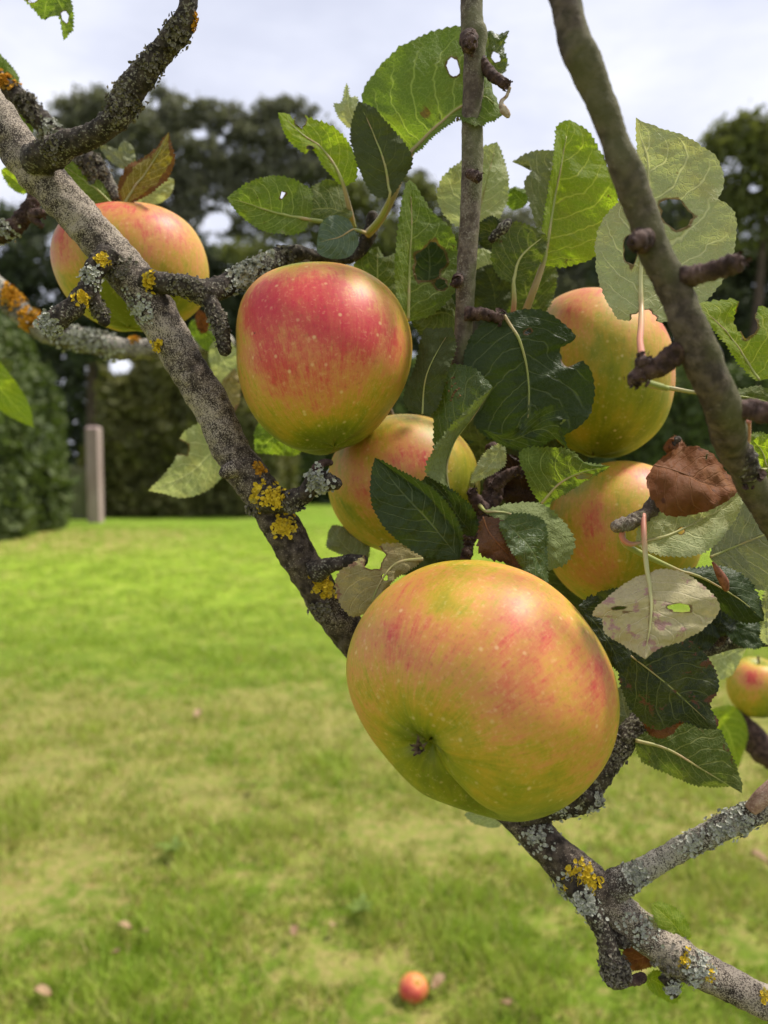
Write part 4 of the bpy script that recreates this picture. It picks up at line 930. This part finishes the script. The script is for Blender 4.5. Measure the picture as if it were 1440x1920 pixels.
for (lab, m, dd, mid, l, r) in [
    ('blurred pale leaf between the main branch and the rosy apple, upper', 'pale', .50, [(400, 640), (420, 680), (445, 720)], [(392, 670), (410, 715)], [(430, 640), (450, 680)]),
    ('blurred yellowish leaf below the left apple beside the hanging spur', 'fresh', .50, [(360, 600), (385, 625), (410, 655)], [(355, 620), (385, 655)], [(385, 600), (408, 630)]),
    ('blurred withered leaf left of the rosy apple, lower', 'tan', .50, [(440, 690), (425, 730), (430, 780)], [(415, 720), (412, 760)], [(450, 720), (446, 760)]),
    ('bright green leaf tip under the rosy apple', 'fresh', .43, [(560, 800), (520, 815), (478, 848)], [(500, 790), (480, 805)], [(560, 850), (510, 850)]),
    ('thin dark leaf stub behind the left apple near the hanging spur', 'brown', .49, [(372, 580), (378, 605), (385, 625)], [(366, 595), (372, 618)], [(384, 590), (390, 610)])]:
    leaf(lab, m, dd, mid, l, r, up=False, td=4, wave=.003)
for (lab, m, dd, mid, l, r) in [  # added dark backing leaves, painted near-black for the shadow in the gaps
    ('shadow-dark backing leaf filling the gap between the largest and the lower right apple', 'shade', .44, [(940, 1010), (1010, 1080), (1100, 1150)], [(960, 1080), (1040, 1150)], [(1000, 1010), (1080, 1090)]),
    ('backing leaf coloured as the deepest shadow behind the central dark spur', 'shade', .445, [(900, 820), (905, 900), (930, 1010)], [(840, 880), (860, 980)], [(1000, 860), (1010, 960)]),
    ('shadow-dark backing leaf behind the right apple and the crinkled glossy scrap', 'shade', .45, [(960, 900), (1030, 860), (1110, 840)], [(960, 840), (1040, 800)], [(1010, 930), (1080, 890)]),
    ('shadow-dark backing leaf behind the big dark leaf, near the foot of the upright twig', 'shade', .44, [(850, 640), (870, 720), (900, 830)], [(800, 700), (820, 800)], [(920, 680), (940, 780)]),
    ('shadow-dark backing leaf behind the blotched leaf, touching the largest apple', 'shade', .36, [(1120, 1110), (1170, 1160), (1230, 1230)], [(1110, 1160), (1160, 1220)], [(1180, 1110), (1230, 1180)]),
    ('shadow-dark backing leaf tucked behind the pointed dark leaf and the grey spur', 'shade', .43, [(870, 1060), (800, 1040), (720, 1060)], [(840, 1000), (770, 1010)], [(840, 1090), (770, 1080)])]:
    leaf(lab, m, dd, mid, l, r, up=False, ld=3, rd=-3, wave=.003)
leaf('small pale leaf tip showing just under the largest apple', 'pale', .40, [(960, 1520), (925, 1530), (870, 1528)], [(920, 1515), (890, 1518)], [(930, 1550), (895, 1545)], up=False)

# brown scab on the twisted leaf: a crust of small grains on its surface
bl = next(o for o in TW.children if o.name.startswith('blade'))
rb = random.Random(8); cand = []
for vtx in bl.data.vertices:
    w_ = vtx.co + TW.location; q = proj(w_)
    e_ = math.hypot((q[0] - 850) / 15, (q[1] - 732) / 30)
    if e_ < 1: cand.append((w_, vtx.normal.copy(), e_))
vv, ff = [], []
for w_, nr, e_ in cand:
    if rb.random() < e_ * .8: continue
    nr = nr if nr.dot(CAM - w_) > 0 else -nr
    t1 = nr.orthogonal().normalized(); t2 = nr.cross(t1); b0 = len(vv); sz = rb.uniform(.0003, .0007)
    vv.append(w_ + nr * sz * .8)
    for k in range(5):
        a_ = 2 * PI * k / 5 + rb.random(); vv.append(w_ + (t1 * math.cos(a_) + t2 * math.sin(a_)) * sz + nr * sz * rb.uniform(-.1, .3))
    ff += [[b0, b0 + 1 + k, b0 + 1 + (k + 1) % 5] for k in range(5)]
SCAB, _t = newmat('leaf_scab'); _t.out(_t.pr(_t.ramp(_t.noise(_t.obj(), 900), [(.35, (.05, .025, .01)), (.65, (.28, .15, .06))]), .8, .2))
if ff: mesh_obj('scab', vv, ff, SCAB, TW, TW.location, smooth=False)


HUSK, _t = newmat('papery_husk'); _t.out(_t.pr(_t.ramp(_t.noise(_t.obj(), 500), [(.35, (.24, .16, .10)), (.65, (.50, .41, .30))]), .9, .1))


def bud(label, pts, mat, name='dead_bud'):
    t_ = Tube(pts, step=.0004, seg=16, rough=.3, scab=.35, seed=len(label))
    tag(t_.build(name, mat, None, P(pts[0][0], pts[0][1], pts[0][3])), label, 'bud')


bud('black shrivelled bud stuck in the small curled leaf right of the upright twig', [(918, 452, 5, .355), (932, 438, 9, .353), (945, 425, 10, .352), (958, 410, 5, .351)], BARK_DARK)
bud('pale papery husk dangling from the tip of the highest twig spur', [(956, 164, 3, .343), (950, 180, 3, .343), (940, 192, 4, .343), (945, 208, 8, .343), (955, 221, 4, .343)], HUSK, 'dry_husk')
bud('dark dried flower remnant above the chestnut brown dead leaf', [(1262, 860, 8, .313), (1258, 842, 9, .312), (1262, 828, 7, .311), (1278, 822, 5, .310)], BARK_DARK)

# red bud on the glossy leaf
v, f = rod([(1362, 1106, 5, .314), (1357, 1090, 9, .312), (1347, 1072, 7, .310), (1336, 1054, 2, .309)], 10, 18)
BUD, _t = newmat('red_bud'); _t.out(_t.pr(_t.ramp(_t.noise(_t.obj(), 400), [(.35, (.12, .03, .02)), (.65, (.32, .12, .07))]), .6, .3))
tag(mesh_obj('bud', v, f, BUD, None, P(1362, 1106, .314)), 'pointed red-brown bud standing on the glossy dark leaf at right', 'bud')

# ---------------------------------------------------------------- lawn
def lawn_mat(name, blade=False):
    m, t = newmat(name)
    p = t.pos(); xyz = t.n('ShaderNodeSeparateXYZ', None, Vector=p)
    y = xyz.outputs[1]
    a = t.noise(p, .9, 4, .6); b = t.noise(p, 4.5, 4, .6); c3 = t.noise(p, 18, 4, .65); c4 = t.noise(p, 90, 3, .7)
    g = t.mix(t.sm(b, .38, .62), (.20, .31, .02), (.35, .47, .046))
    g = t.mix(t.m('MULTIPLY', t.sm(c3, .45, .65), .5), g, (.34, .41, .06))
    g = t.mix(t.m('MULTIPLY', t.sm(t.noise(p, 34, 4, .7), .48, .66), .62), g, (.10, .15, .012))
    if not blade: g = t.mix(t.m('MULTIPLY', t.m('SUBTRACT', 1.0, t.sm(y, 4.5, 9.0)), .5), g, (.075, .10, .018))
    g = t.mix(t.m('MULTIPLY', t.sm(y, 11.0, 19.0), .6), g, (.125, .225, .022))  # far lawn greener and darker, the hedge's shadow painted into the colour
    near = t.m('SUBTRACT', t.m('SUBTRACT', 1.0, t.sm(y, 3.8, 6.0)), t.m('MULTIPLY', t.m('SUBTRACT', 1.0, t.sm(y, 1.9, 2.7)), .45))
    k = t.m('ADD', t.m('ADD', t.m('MULTIPLY', a, .42), t.m('MULTIPLY', b, .26)), t.m('MULTIPLY', c3, .32))
    dry = t.sm(t.m('ADD', k, t.m('MULTIPLY', near, .12)), .515, .63)
    s = t.mix(t.sm(c4, .35, .65), (.27, .205, .07), (.47, .36, .15))
    g = t.mix(t.m('MULTIPLY', dry, t.m('ADD', .30, t.m('MULTIPLY', t.sm(t.noise(p, 26, 3, .65), .42, .60), .45))), g, s)
    red = t.m('MULTIPLY', t.sm(t.noise(p, 7, 3, .6), .64, .72), .35)
    g = t.mix(red, g, (.24, .11, .05))
    litter = t.m('MULTIPLY', t.m('MULTIPLY', t.sm(y, 10.0, 13.0), t.m('SUBTRACT', 1.0, t.sm(y, 14.5, 17.0))), t.m('SUBTRACT', 1.0, t.sm(xyz.outputs[0], -5.0, -2.5)))  # tan strip of leaf litter by the left hedge
    g = t.mix(t.m('MULTIPLY', t.m('MULTIPLY', litter, t.sm(b, .44, .58)), .7), g, (.50, .32, .16))
    if blade:
        at = t.attr('shade').outputs['Fac']
        g = t.mix(at, g, (.44, .58, .08))
        g = t.mix(t.m('MULTIPLY', t.attr('dead').outputs['Fac'], .8), g, (.42, .33, .14))
        sh = t.n('ShaderNodeMixShader', None, i0=.35, i1=t.pr(g, .55, .3), i2=t.n('ShaderNodeBsdfTranslucent', None, Color=t.mix(.5, g, (.4, .5, .04))).outputs[0]).outputs[0]
        t.out(sh)
    else:
        t.out(t.pr(g, .9, .1, t.bump(t.m('ADD', c3, c4), .8, .02)))
    return m


LAWN = lawn_mat('lawn'); BLADE = lawn_mat('grass_blades', True)
gv = [(-300, -30, 0), (300, -30, 0), (300, 500, 0), (-300, 500, 0)]
tag(mesh_obj('ground', gv, [[0, 1, 2, 3]], LAWN, smooth=False), kind='structure')
rs = np.random.RandomState(4)


def grass():
    n = 210000
    y = 1.55 + (rs.rand(n) ** 2.3) * 15
    x = (rs.rand(n) * 2 - 1) * (y * .56 + .25)
    dens = np.array([mnoise.noise(Vector((a * 2.3, b * 2.3, 0))) + .7 * mnoise.noise(Vector((a * 9, b * 9, 4))) for a, b in zip(x, y)])
    keep = dens > rs.rand(n) * .8 - .55
    x, y, dens = x[keep], y[keep], dens[keep]; n = len(x)
    h = (.018 + .022 * rs.rand(n)) * (1 + 1.8 * np.clip(dens, 0, 1)); w = .0014 + .0016 * rs.rand(n) + .0004 * y
    a = rs.rand(n) * 2 * PI; lean = rs.randn(n, 2) * .5
    V = np.zeros((n, 3, 3))
    V[:, 0] = np.stack([x - np.cos(a) * w, y - np.sin(a) * w, np.zeros(n)], 1)
    V[:, 1] = np.stack([x + np.cos(a) * w, y + np.sin(a) * w, np.zeros(n)], 1)
    V[:, 2] = np.stack([x + lean[:, 0] * h, y + lean[:, 1] * h, h], 1)
    Fc = np.arange(n * 3).reshape(n, 3)
    o = mesh_obj('grass', V.reshape(-1, 3), Fc, BLADE, smooth=False)
    o.data.attributes.new('shade', 'FLOAT', 'POINT').data.foreach_set('value', np.repeat(np.clip(rs.rand(n) * .8 - .3 + .5 * dens, 0, .7), 3))
    o.data.attributes.new('dead', 'FLOAT', 'POINT').data.foreach_set('value', np.repeat((rs.rand(n) < .20 - .2 * np.clip(dens, -.5, 1)) * 1.0, 3))
    tag(o, kind='stuff')


grass()


def ground_at(px, py):
    v = FW + RT * ((px - 720) / F) + UP * ((960 - py) / F)
    k = -CAM.z / v.z
    return CAM + v * k


# windfall apple on the grass
g = ground_at(775, 1872); dw = (g - CAM).dot(FW)
_p = proj(g + Vector((0, 0, .028)))
apple('red windfall apple lying on the lawn below the branches', (_p[0], _p[1], _p[2]), ell(_p[0], _p[1], 28, 26), (.2, .55, .5), [(_p[0] - 8, _p[1] - 6, .45, .9), (_p[0] + 12, _p[1] + 14, .1, .5)], base=.55, seed=21, mat=APPLE_SOFT)
FALL, _t = newmat('fallen_leaf'); _t.out(_t.pr(_t.ramp(_t.noise(_t.pos(), 30), [(.35, (.20, .11, .055)), (.65, (.38, .26, .14))]), .7, .3))
WEED, _t = newmat('weed_leaf'); _t.out(_t.pr(_t.ramp(_t.noise(_t.pos(), 60), [(.35, (.085, .125, .02)), (.65, (.15, .20, .045))]), .7, .1))
rf = random.Random(5)


def ground_leaf(label, px, py, size, mat=None, name='fallen_leaf'):
    c = ground_at(px, py); vv, ff = [], []
    a0 = rf.uniform(0, 6); n = 7
    for i in range(n):
        u = i / (n - 1); w = math.sin(PI * u) ** .7 * .36 + .01
        for j in (-1, 0, 1):
            lx = (u - .5) * size; ly = j * w * size; z = .03 + abs(j) * .25 * size + .25 * size * math.sin(u * 3 + 1) + rf.uniform(-.03, .03) * size
            vv.append(c + Vector((lx * math.cos(a0) - ly * math.sin(a0), lx * math.sin(a0) + ly * math.cos(a0), z)))
    for i in range(n - 1):
        for j in range(2):
            ff.append([i * 3 + j, i * 3 + j + 1, i * 3 + j + 4, i * 3 + j + 3])
    tag(mesh_obj(name, vv, ff, mat or FALL, None, c), label, 'leaf', 'fallen leaves on the lawn')


for lab, x, y, s in [('tan fallen leaf beside the windfall apple', 822, 1868, .045), ('pale pink fallen leaf on the lawn left of the windfall apple', 552, 1768, .035), ('small tan fallen leaf on the lawn right of the pale pink one', 626, 1757, .03),
                     ('reddish fallen leaf at the bottom left corner of the lawn', 82, 1888, .045), ('orange fallen leaf at the bottom edge right of the windfall apple', 948, 1908, .04), ('dull brown fallen leaf left of the lawn centre', 235, 1760, .04),
                     ('brown fallen leaf right of the dull brown one on the lawn', 272, 1768, .03), ('cream fallen leaf far out on the bright lawn', 371, 1352, .06), ('tan fallen leaf at the right edge of the lawn', 1425, 1630, .06), ('brownish fallen leaf low on the left of the lawn', 215, 1810, .035),
                     ('pinkish fallen leaf in the dry patch at the lawn centre', 475, 1490, .05)]:
    ground_leaf(lab, x, y, s)


def weed(label, px, py, n=7, size=.07):
    c = ground_at(px, py); vv, ff = [], []
    for k in range(n):
        a = 2 * PI * k / n + rf.uniform(-.3, .3); L = size * rf.uniform(.7, 1.2); b = len(vv)
        for i in range(6):
            u = i / 5; w = math.sin(PI * min(1, u * .9 + .08)) * L * .2
            q = Vector((math.cos(a), math.sin(a), 0)); s_ = Vector((-math.sin(a), math.cos(a), 0))
            z = .03 + L * .5 * math.sin(u * 1.9)
            for j in (-1, 0, 1): vv.append(c + q * L * u + s_ * w * j + Vector((0, 0, z + abs(j) * w * .3)))
        for i in range(5):
            for j in range(2): ff.append([b + i * 3 + j, b + i * 3 + j + 1, b + i * 3 + j + 4, b + i * 3 + j + 3])
    tag(mesh_obj('weed_plant', vv, ff, WEED, None, c), label, 'weed', 'broadleaf weeds in the lawn')


weed('blue-green rosette weed in the dry patch of lawn', 325, 1612, 7, .06)
weed('blue-green rosette weed on the lawn left of the bottom branch', 675, 1728, 6, .05)

# ---------------------------------------------------------------- hedges, gate and trees behind the lawn
def foliage_mat(name, a, b, c, trans):
    m, t = newmat(name)
    p = t.pos(); n = t.noise(p, 1.3, 3, .6); n2 = t.noise(p, 9, 2)
    col = t.mix(t.sm(n, .38, .62), a, b)
    col = t.mix(t.m('MULTIPLY', t.sm(n2, .5, .7), .6), col, c)
    t.out(t.n('ShaderNodeMixShader', None, i0=.30, i1=t.pr(col, .6, .25), i2=t.n('ShaderNodeBsdfTranslucent', None, Color=trans).outputs[0]).outputs[0])
    return m


HEDGE = foliage_mat('hedge_foliage', (.075, .10, .04), (.13, .165, .055), (.20, .22, .07), (.10, .15, .02))
HEDGE_Y = foliage_mat('olive_hedge_foliage', (.12, .125, .045), (.19, .185, .06), (.26, .235, .08), (.14, .14, .02))
PINE = foliage_mat('pine_foliage', (.125, .13, .085), (.17, .172, .105), (.23, .21, .125), (.20, .21, .10))
BROAD = foliage_mat('broadleaf_foliage', (.075, .09, .028), (.13, .145, .042), (.18, .175, .05), (.22, .24, .04))
FARW = foliage_mat('far_wood_foliage', (.048, .060, .036), (.07, .085, .044), (.10, .11, .06), (.08, .10, .035))
TRUNK, _t = newmat('tree_trunk'); _t.out(_t.pr(_t.ramp(_t.noise(_t.pos(), 6), [(.35, (.05, .038, .028)), (.65, (.11, .08, .06))]), .9, .1))
HOLES = [(226, 688, 27, 19)]


def cards(pts, size, seed, aspect=1.0, holes=HOLES):
    """leaf-clump faces (bent diamonds) at the given points"""
    r = np.random.RandomState(seed)
    q = pts - np.array(CAM); d = q @ np.array(FW)
    px = 720 + (q @ np.array(RT)) / d * F; py = 960 - (q @ np.array(UP)) / d * F
    ok = np.ones(len(pts), bool)
    for hx, hy, rx, ry in holes: ok &= ((px - hx) / rx) ** 2 + ((py - hy) / ry) ** 2 > 1
    pts = pts[ok]; n = len(pts)
    a = r.randn(n, 3); a /= np.linalg.norm(a, axis=1, keepdims=True)
    b = r.randn(n, 3); b -= a * (a * b).sum(1, keepdims=True); b /= np.linalg.norm(b, axis=1, keepdims=True)
    c = np.cross(a, b); s = size * (.5 + r.rand(n, 1))
    V = np.stack([pts - a * s, pts - b * s * .5 * aspect + c * s * .15, pts + a * s, pts + b * s * .5 * aspect + c * s * .15], 1)
    return V.reshape(-1, 3), np.arange(n * 4).reshape(n, 4)


def blob_points(blobs, D, depth, per_m2, seed, clump=.0, flat=1.0):
    """points scattered through ellipsoids given as pixel ellipses at distance D"""
    r = np.random.RandomState(seed); out = []
    for (x, y, rx, ry, *dz) in blobs:
        d = D + (dz[0] if dz else 0)
        c = np.array(P(x, y, d)); a = rx * d / F; b = ry * d / F
        n = int(per_m2 * a * b * PI)
        nc = max(7, n // 70)
        u = r.randn(nc, 3); u /= np.linalg.norm(u, axis=1, keepdims=True); u *= (r.rand(nc, 1) ** .38)
        cc = u * np.array([a, depth * .5 * (a + b) * .6, b])
        k = r.randint(0, nc, n)
        sp = clump * min(1.0, .45 * (a + b))
        p = cc[k] + r.randn(n, 3) * np.array([sp, sp, sp * flat])
        out.append(p + c)
    return np.vstack(out)


def trunk_mesh(parent, origin, path, r0, r1, name='trunk'):
    vv, ff = [], []; n = len(path); pts = catmull([tuple(p) for p in path], 18); n = 18
    for i in range(n):
        r_ = r0 + (r1 - r0) * i / (n - 1)
        for k in range(10):
            a = 2 * PI * k / 10
            vv.append(Vector(pts[i]) + Vector((math.cos(a) * r_, math.sin(a) * r_, 0)))
    for i in range(n - 1):
        for k in range(10): ff.append([i * 10 + k, i * 10 + (k + 1) % 10, (i + 1) * 10 + (k + 1) % 10, (i + 1) * 10 + k])
    return mesh_obj(name, vv, ff, TRUNK, parent, origin)


def tree(name, label, D, blobs, mat, size, per, seed, trunk_px, group='trees beyond the hedge', flat=.65, clump=.30, depth=1.4, r0=.3, limbs=True, holes=()):
    base = ground_at(trunk_px, 865 + CAM.z * F / D); base = Vector((P(trunk_px, 865, D).x, P(trunk_px, 865, D).y, 0))
    e = empty(name, base); tag(e, label, 'tree', group)
    pts = blob_points(blobs, D, depth, per, seed, clump, flat)
    v, f = cards(pts, size, seed, holes=HOLES + list(holes))
    mesh_obj('crown', v, f, mat, e, base, smooth=False)
    top = min(blobs, key=lambda b: b[1]); tp = P(top[0], top[1], D)
    mid = (base + tp) / 2 + Vector((.3, 0, 0))
    trunk_mesh(e, base, [base, base * .6 + tp * .4, mid * .2 + (base * .25 + tp * .75) * .8, tp], r0, r0 * .25)
    if limbs:
        rr = random.Random(seed)
        for b in blobs[1::2]:
            bp = P(b[0], b[1], D); t0 = base + (tp - base) * min(.9, max(.2, (bp.z - .8) / max(1, tp.z)))
            trunk_mesh(e, base, [t0, t0 * .5 + bp * .5 + Vector((0, 0, .2)), bp], r0 * .35, r0 * .1, 'limb')
    return e


def hedge(label, x0, x1, D, top, thick, mat, seed, n=42000, size=.085, rnd=.16, z0=.72):
    """clipped hedge: rough solid body wrapped in leaf faces"""
    a = P(x0, 865, D); b = P(x1, 865, D); base = Vector(((a.x + b.x) / 2, a.y, 0)); W_ = (b.x - a.x)
    H = (865 - top) / F * D + CAM.z
    e = empty('hedge', base); tag(e, label, 'hedge')
    r = np.random.RandomState(seed)
    # points over front, top and two ends
    ar = np.array([W_ * H, W_ * thick, thick * H, thick * H]); pr = ar / ar.sum(); k = r.choice(4, n, p=pr)
    u, v = r.rand(n), r.rand(n); X = np.zeros((n, 3))
    X[k == 0] = np.stack([(u - .5) * W_, np.full(n, -thick / 2), v * H], 1)[k == 0]
    X[k == 1] = np.stack([(u - .5) * W_, (v - .5) * thick, np.full(n, H)], 1)[k == 1]
    X[k == 2] = np.stack([np.full(n, -W_ / 2), (u - .5) * thick, v * H], 1)[k == 2]
    X[k == 3] = np.stack([np.full(n, W_ / 2), (u - .5) * thick, v * H], 1)[k == 3]
    # round the shoulders and bulge
    zz = X[:, 2] / H; sh = np.clip((zz - z0) / (1 - z0), 0, 1) ** 2
    X[:, 0] *= 1 - rnd * sh - .03; X[:, 1] *= 1 - .25 * sh
    nz = np.array([mnoise.noise(Vector(p * 1.1) + Vector((seed, 0, 0))) for p in X])
    nz2 = np.array([mnoise.noise(Vector(p * 3.2) + Vector((0, seed, 0))) for p in X])
    X[:, 1] += -.45 * nz - .30 * nz2; X[:, 2] += (.40 * nz + .25 * nz2) * zz; X[:, 0] += .25 * nz * np.sign(X[:, 0])
    X += r.randn(n, 3) * .09
    X[:, 2] = np.maximum(X[:, 2], .03)
    v_, f_ = cards(X + np.array(base), size, seed)
    mesh_obj('foliage', v_, f_, mat, e, base, smooth=False)
    # added solid core that blocks light showing through the leaves
    bw, bt, bh = W_ * .5 * .82, thick * .5 * .60, H * .86
    vv = []; ff = []; nx, nzr = 24, 14
    ring = [(-1, -1), (1, -1), (1, 1), (-1, 1)]
    for i in range(nzr + 1):
        z = bh * i / nzr; s_ = 1 - (.12 + rnd) * max(0, (i / nzr - z0 + .15) / (1.15 - z0)) ** 2
        for j in range(nx):
            a_ = 2 * PI * j / nx; cx_ = max(-1, min(1, 1.35 * math.cos(a_))); cy_ = max(-1, min(1, 1.35 * math.sin(a_)))
            q = Vector((cx_ * bw * s_, cy_ * bt * s_, z)); q += Vector((mnoise.noise(q * 1.4), mnoise.noise(q * 1.4 + Vector((5, 0, 0))), 0)) * .15
            vv.append(base + q)
    for i in range(nzr):
        for j in range(nx): ff.append([i * nx + j, i * nx + (j + 1) % nx, (i + 1) * nx + (j + 1) % nx, (i + 1) * nx + j])
    ff.append([nzr * nx + j for j in range(nx)])
    mesh_obj('light_block_core', vv, ff, TRUNK, e, base)


hedge('tall dark green clipped hedge nearest the camera at the left edge', -420, 66, 15.0, 632, 2.6, HEDGE, 31, n=52000, size=.12, rnd=.2, z0=.5)
hedge('olive clipped hedge behind the main branch, right of the gap with the gate post', 206, 530, 21.0, 690, 3.0, HEDGE_Y, 33, n=52000, size=.12, rnd=.34, z0=.45)
hedge('dark hedge far behind the apple cluster, continuing to the right', 440, 1900, 27.0, 700, 3.0, HEDGE, 35, n=70000, size=.13)

# gate post and weathered boards in the gap between the hedges
WOODP, _t = newmat('weathered_post')
_t.out(_t.pr(_t.ramp(_t.noise(_t.n('ShaderNodeMapping', None, Vector=_t.pos(), Scale=(14, 14, 1.2)).outputs[0], 1, 4, .6), [(.3, (.30, .21, .19)), (.7, (.50, .39, .36))]), .85, .2))
BOARD, _t = newmat('mossy_boards')
_t.out(_t.pr(_t.ramp(_t.noise(_t.n('ShaderNodeMapping', None, Vector=_t.pos(), Scale=(5, 5, 1.5)).outputs[0], 1, 4, .6), [(.3, (.15, .16, .09)), (.7, (.30, .29, .18))]), .9, .1))
DG = 17.6


def boxv(x0, x1, y0, y1, z0, z1, bev=.02):
    vv = []
    for z, s_ in ((z0, 0), (z1 - bev, 0), (z1, bev)):
        vv += [Vector((x0 + s_, y0 + s_, z)), Vector((x1 - s_, y0 + s_, z)), Vector((x1 - s_, y1 - s_, z)), Vector((x0 + s_, y1 - s_, z))]
    ff = [[3, 2, 1, 0], [8, 9, 10, 11]]
    for i in range(2):
        for k in range(4): ff.append([i * 4 + k, i * 4 + (k + 1) % 4, i * 4 + 4 + (k + 1) % 4, i * 4 + 4 + k])
    return vv, ff


xa = P(166, 900, DG).x; xb = P(188, 900, DG).x; yb = P(170, 865, DG).y; zt = (865 - 800) / F * DG + CAM.z
ge = empty('garden_gate', Vector((xa, yb, 0))); tag(ge, 'weathered garden gate with a pinkish post in the gap between the hedges', 'gate')
v, f = boxv(xa, xb, yb - .15, yb + .15, 0, zt, .05); mesh_obj('post', v, f, WOODP, ge, ge.location, smooth=False)
x0 = P(118, 900, DG).x; vv, ff = [], []
for k in range(5):
    w = (xa - x0 - .02) / 5; b = len(vv)
    v, f = boxv(x0 + k * w, x0 + k * w + w - .02, yb - .03, yb + .03, .06, 1.25 + .05 * math.sin(k), .02)
    vv += v; ff += [[i + b for i in q] for q in f]
mesh_obj('board_panel', vv, ff, BOARD, ge, ge.location, smooth=False)
v, f = boxv(x0, xa - .02, yb + .032, yb + .09, .3, .42, .01); mesh_obj('rail', v, f, BOARD, ge, ge.location, smooth=False)

# pines behind the left hedge
tree('pine_tree', 'tall dark pine with the highest crown behind the upper left branch', 40, [(175, 185, 45, 25), (150, 225, 60, 34), (215, 215, 60, 30), (120, 260, 50, 30), (190, 280, 80, 40), (250, 250, 45, 40), (110, 330, 60, 36), (180, 370, 80, 44), (80, 420, 70, 40)], PINE, .15, 300, 41, 170)
tree('pine_tree', 'dark pine with a flat broken crown right of the tallest one', 42, [(322, 185, 34, 20), (330, 225, 60, 28), (290, 250, 60, 34), (395, 215, 45, 22), (350, 290, 75, 34), (300, 320, 60, 36), (330, 345, 60, 20), (300, 400, 70, 32), (330, 430, 60, 30), (455, 430, 46, 34), (395, 385, 50, 26), (370, 335, 40, 20)], PINE, .15, 300, 43, 335, holes=[(375, 252, 14, 10), (408, 418, 26, 22)])
tree('pine_tree', 'spreading dark pine in the middle distance left of the leaf clump', 43, [(440, 215, 50, 20), (500, 200, 40, 22), (550, 210, 40, 26), (470, 250, 70, 30), (540, 270, 60, 36), (600, 260, 40, 30), (430, 300, 60, 30), (500, 320, 80, 34), (590, 330, 60, 40), (420, 350, 60, 26)], PINE, .15, 300, 45, 480, holes=[(424, 240, 12, 9), (412, 262, 8, 7)])
tree('broadleaf_tree', 'yellowish broadleaf tree behind the leaf clump at centre', 34, [(690, 370, 60, 40), (745, 345, 36, 30), (640, 420, 70, 40), (560, 440, 70, 34), (480, 490, 70, 36), (720, 460, 90, 50), (600, 520, 100, 50), (800, 370, 40, 36), (830, 420, 60, 50)], BROAD, .13, 330, 47, 650)
tree('broadleaf_tree', 'dark rounded tree between the upright twig and the right branch', 38, [(940, 420, 60, 40), (1000, 470, 70, 50), (1080, 460, 60, 46), (1110, 520, 80, 60), (900, 500, 80, 60), (1000, 560, 90, 60), (790, 345, 26, 22), (800, 480, 80, 60)], PINE, .15, 300, 49, 1000)
tree('broadleaf_tree', 'tall olive tree at the right edge behind the branch spur', 30, [(1395, 260, 60, 34), (1345, 270, 36, 30), (1325, 320, 36, 40), (1350, 290, 40, 34), (1440, 250, 60, 40), (1480, 300, 60, 60), (1400, 340, 60, 50), (1330, 350, 36, 50), (1360, 420, 70, 50), (1440, 400, 60, 60), (1500, 400, 60, 60)], BROAD, .13, 330, 51, 1400, holes=[(1412, 353, 10, 8)])
tree('broadleaf_tree', 'dark understorey tree below the olive tree on the right', 33, [(1265, 410, 60, 50), (1190, 430, 60, 50), (1320, 440, 50, 50), (1290, 480, 60, 60), (1380, 500, 70, 50), (1460, 510, 70, 60), (1330, 580, 80, 60), (1430, 610, 90, 60), (1240, 560, 70, 60), (1180, 500, 60, 60)], FARW, .16, 300, 53, 1350)
tree('evergreen_tree', 'black-green evergreen filling the shade under the tallest pine at left', 36, [(30, 430, 60, 40), (-20, 500, 80, 60), (60, 510, 80, 50), (130, 520, 60, 50), (20, 590, 90, 50), (120, 600, 70, 50), (200, 560, 60, 50), (-80, 420, 60, 60)], FARW, .16, 300, 55, 60)
tree('evergreen_tree', 'dark evergreen above the olive hedge left of the rosy apple', 37, [(330, 480, 60, 36), (410, 490, 60, 36), (250, 470, 60, 40), (300, 520, 70, 46), (380, 540, 70, 46), (250, 600, 60, 46), (330, 620, 80, 50), (420, 610, 70, 46), (470, 560, 60, 46), (180, 640, 26, 50), (280, 680, 30, 50), (540, 590, 80, 60)], FARW, .16, 300, 57, 340)


def far_wood():
    r = np.random.RandomState(61); n = 40000
    px = r.uniform(-300, 1800, n); top = 560 + 40 * np.array([mnoise.noise(Vector((x * .006, 0, 0))) for x in px])
    py = top + (905 - top) * r.rand(n); D = 52 + 6 * r.rand(n)
    pts = np.array([P(a, b, c) for a, b, c in zip(px, py, D)])
    v, f = cards(pts, .42, 62)
    o = mesh_obj('far_wood', v, f, FARW, smooth=False); tag(o, kind='stuff')


far_wood()
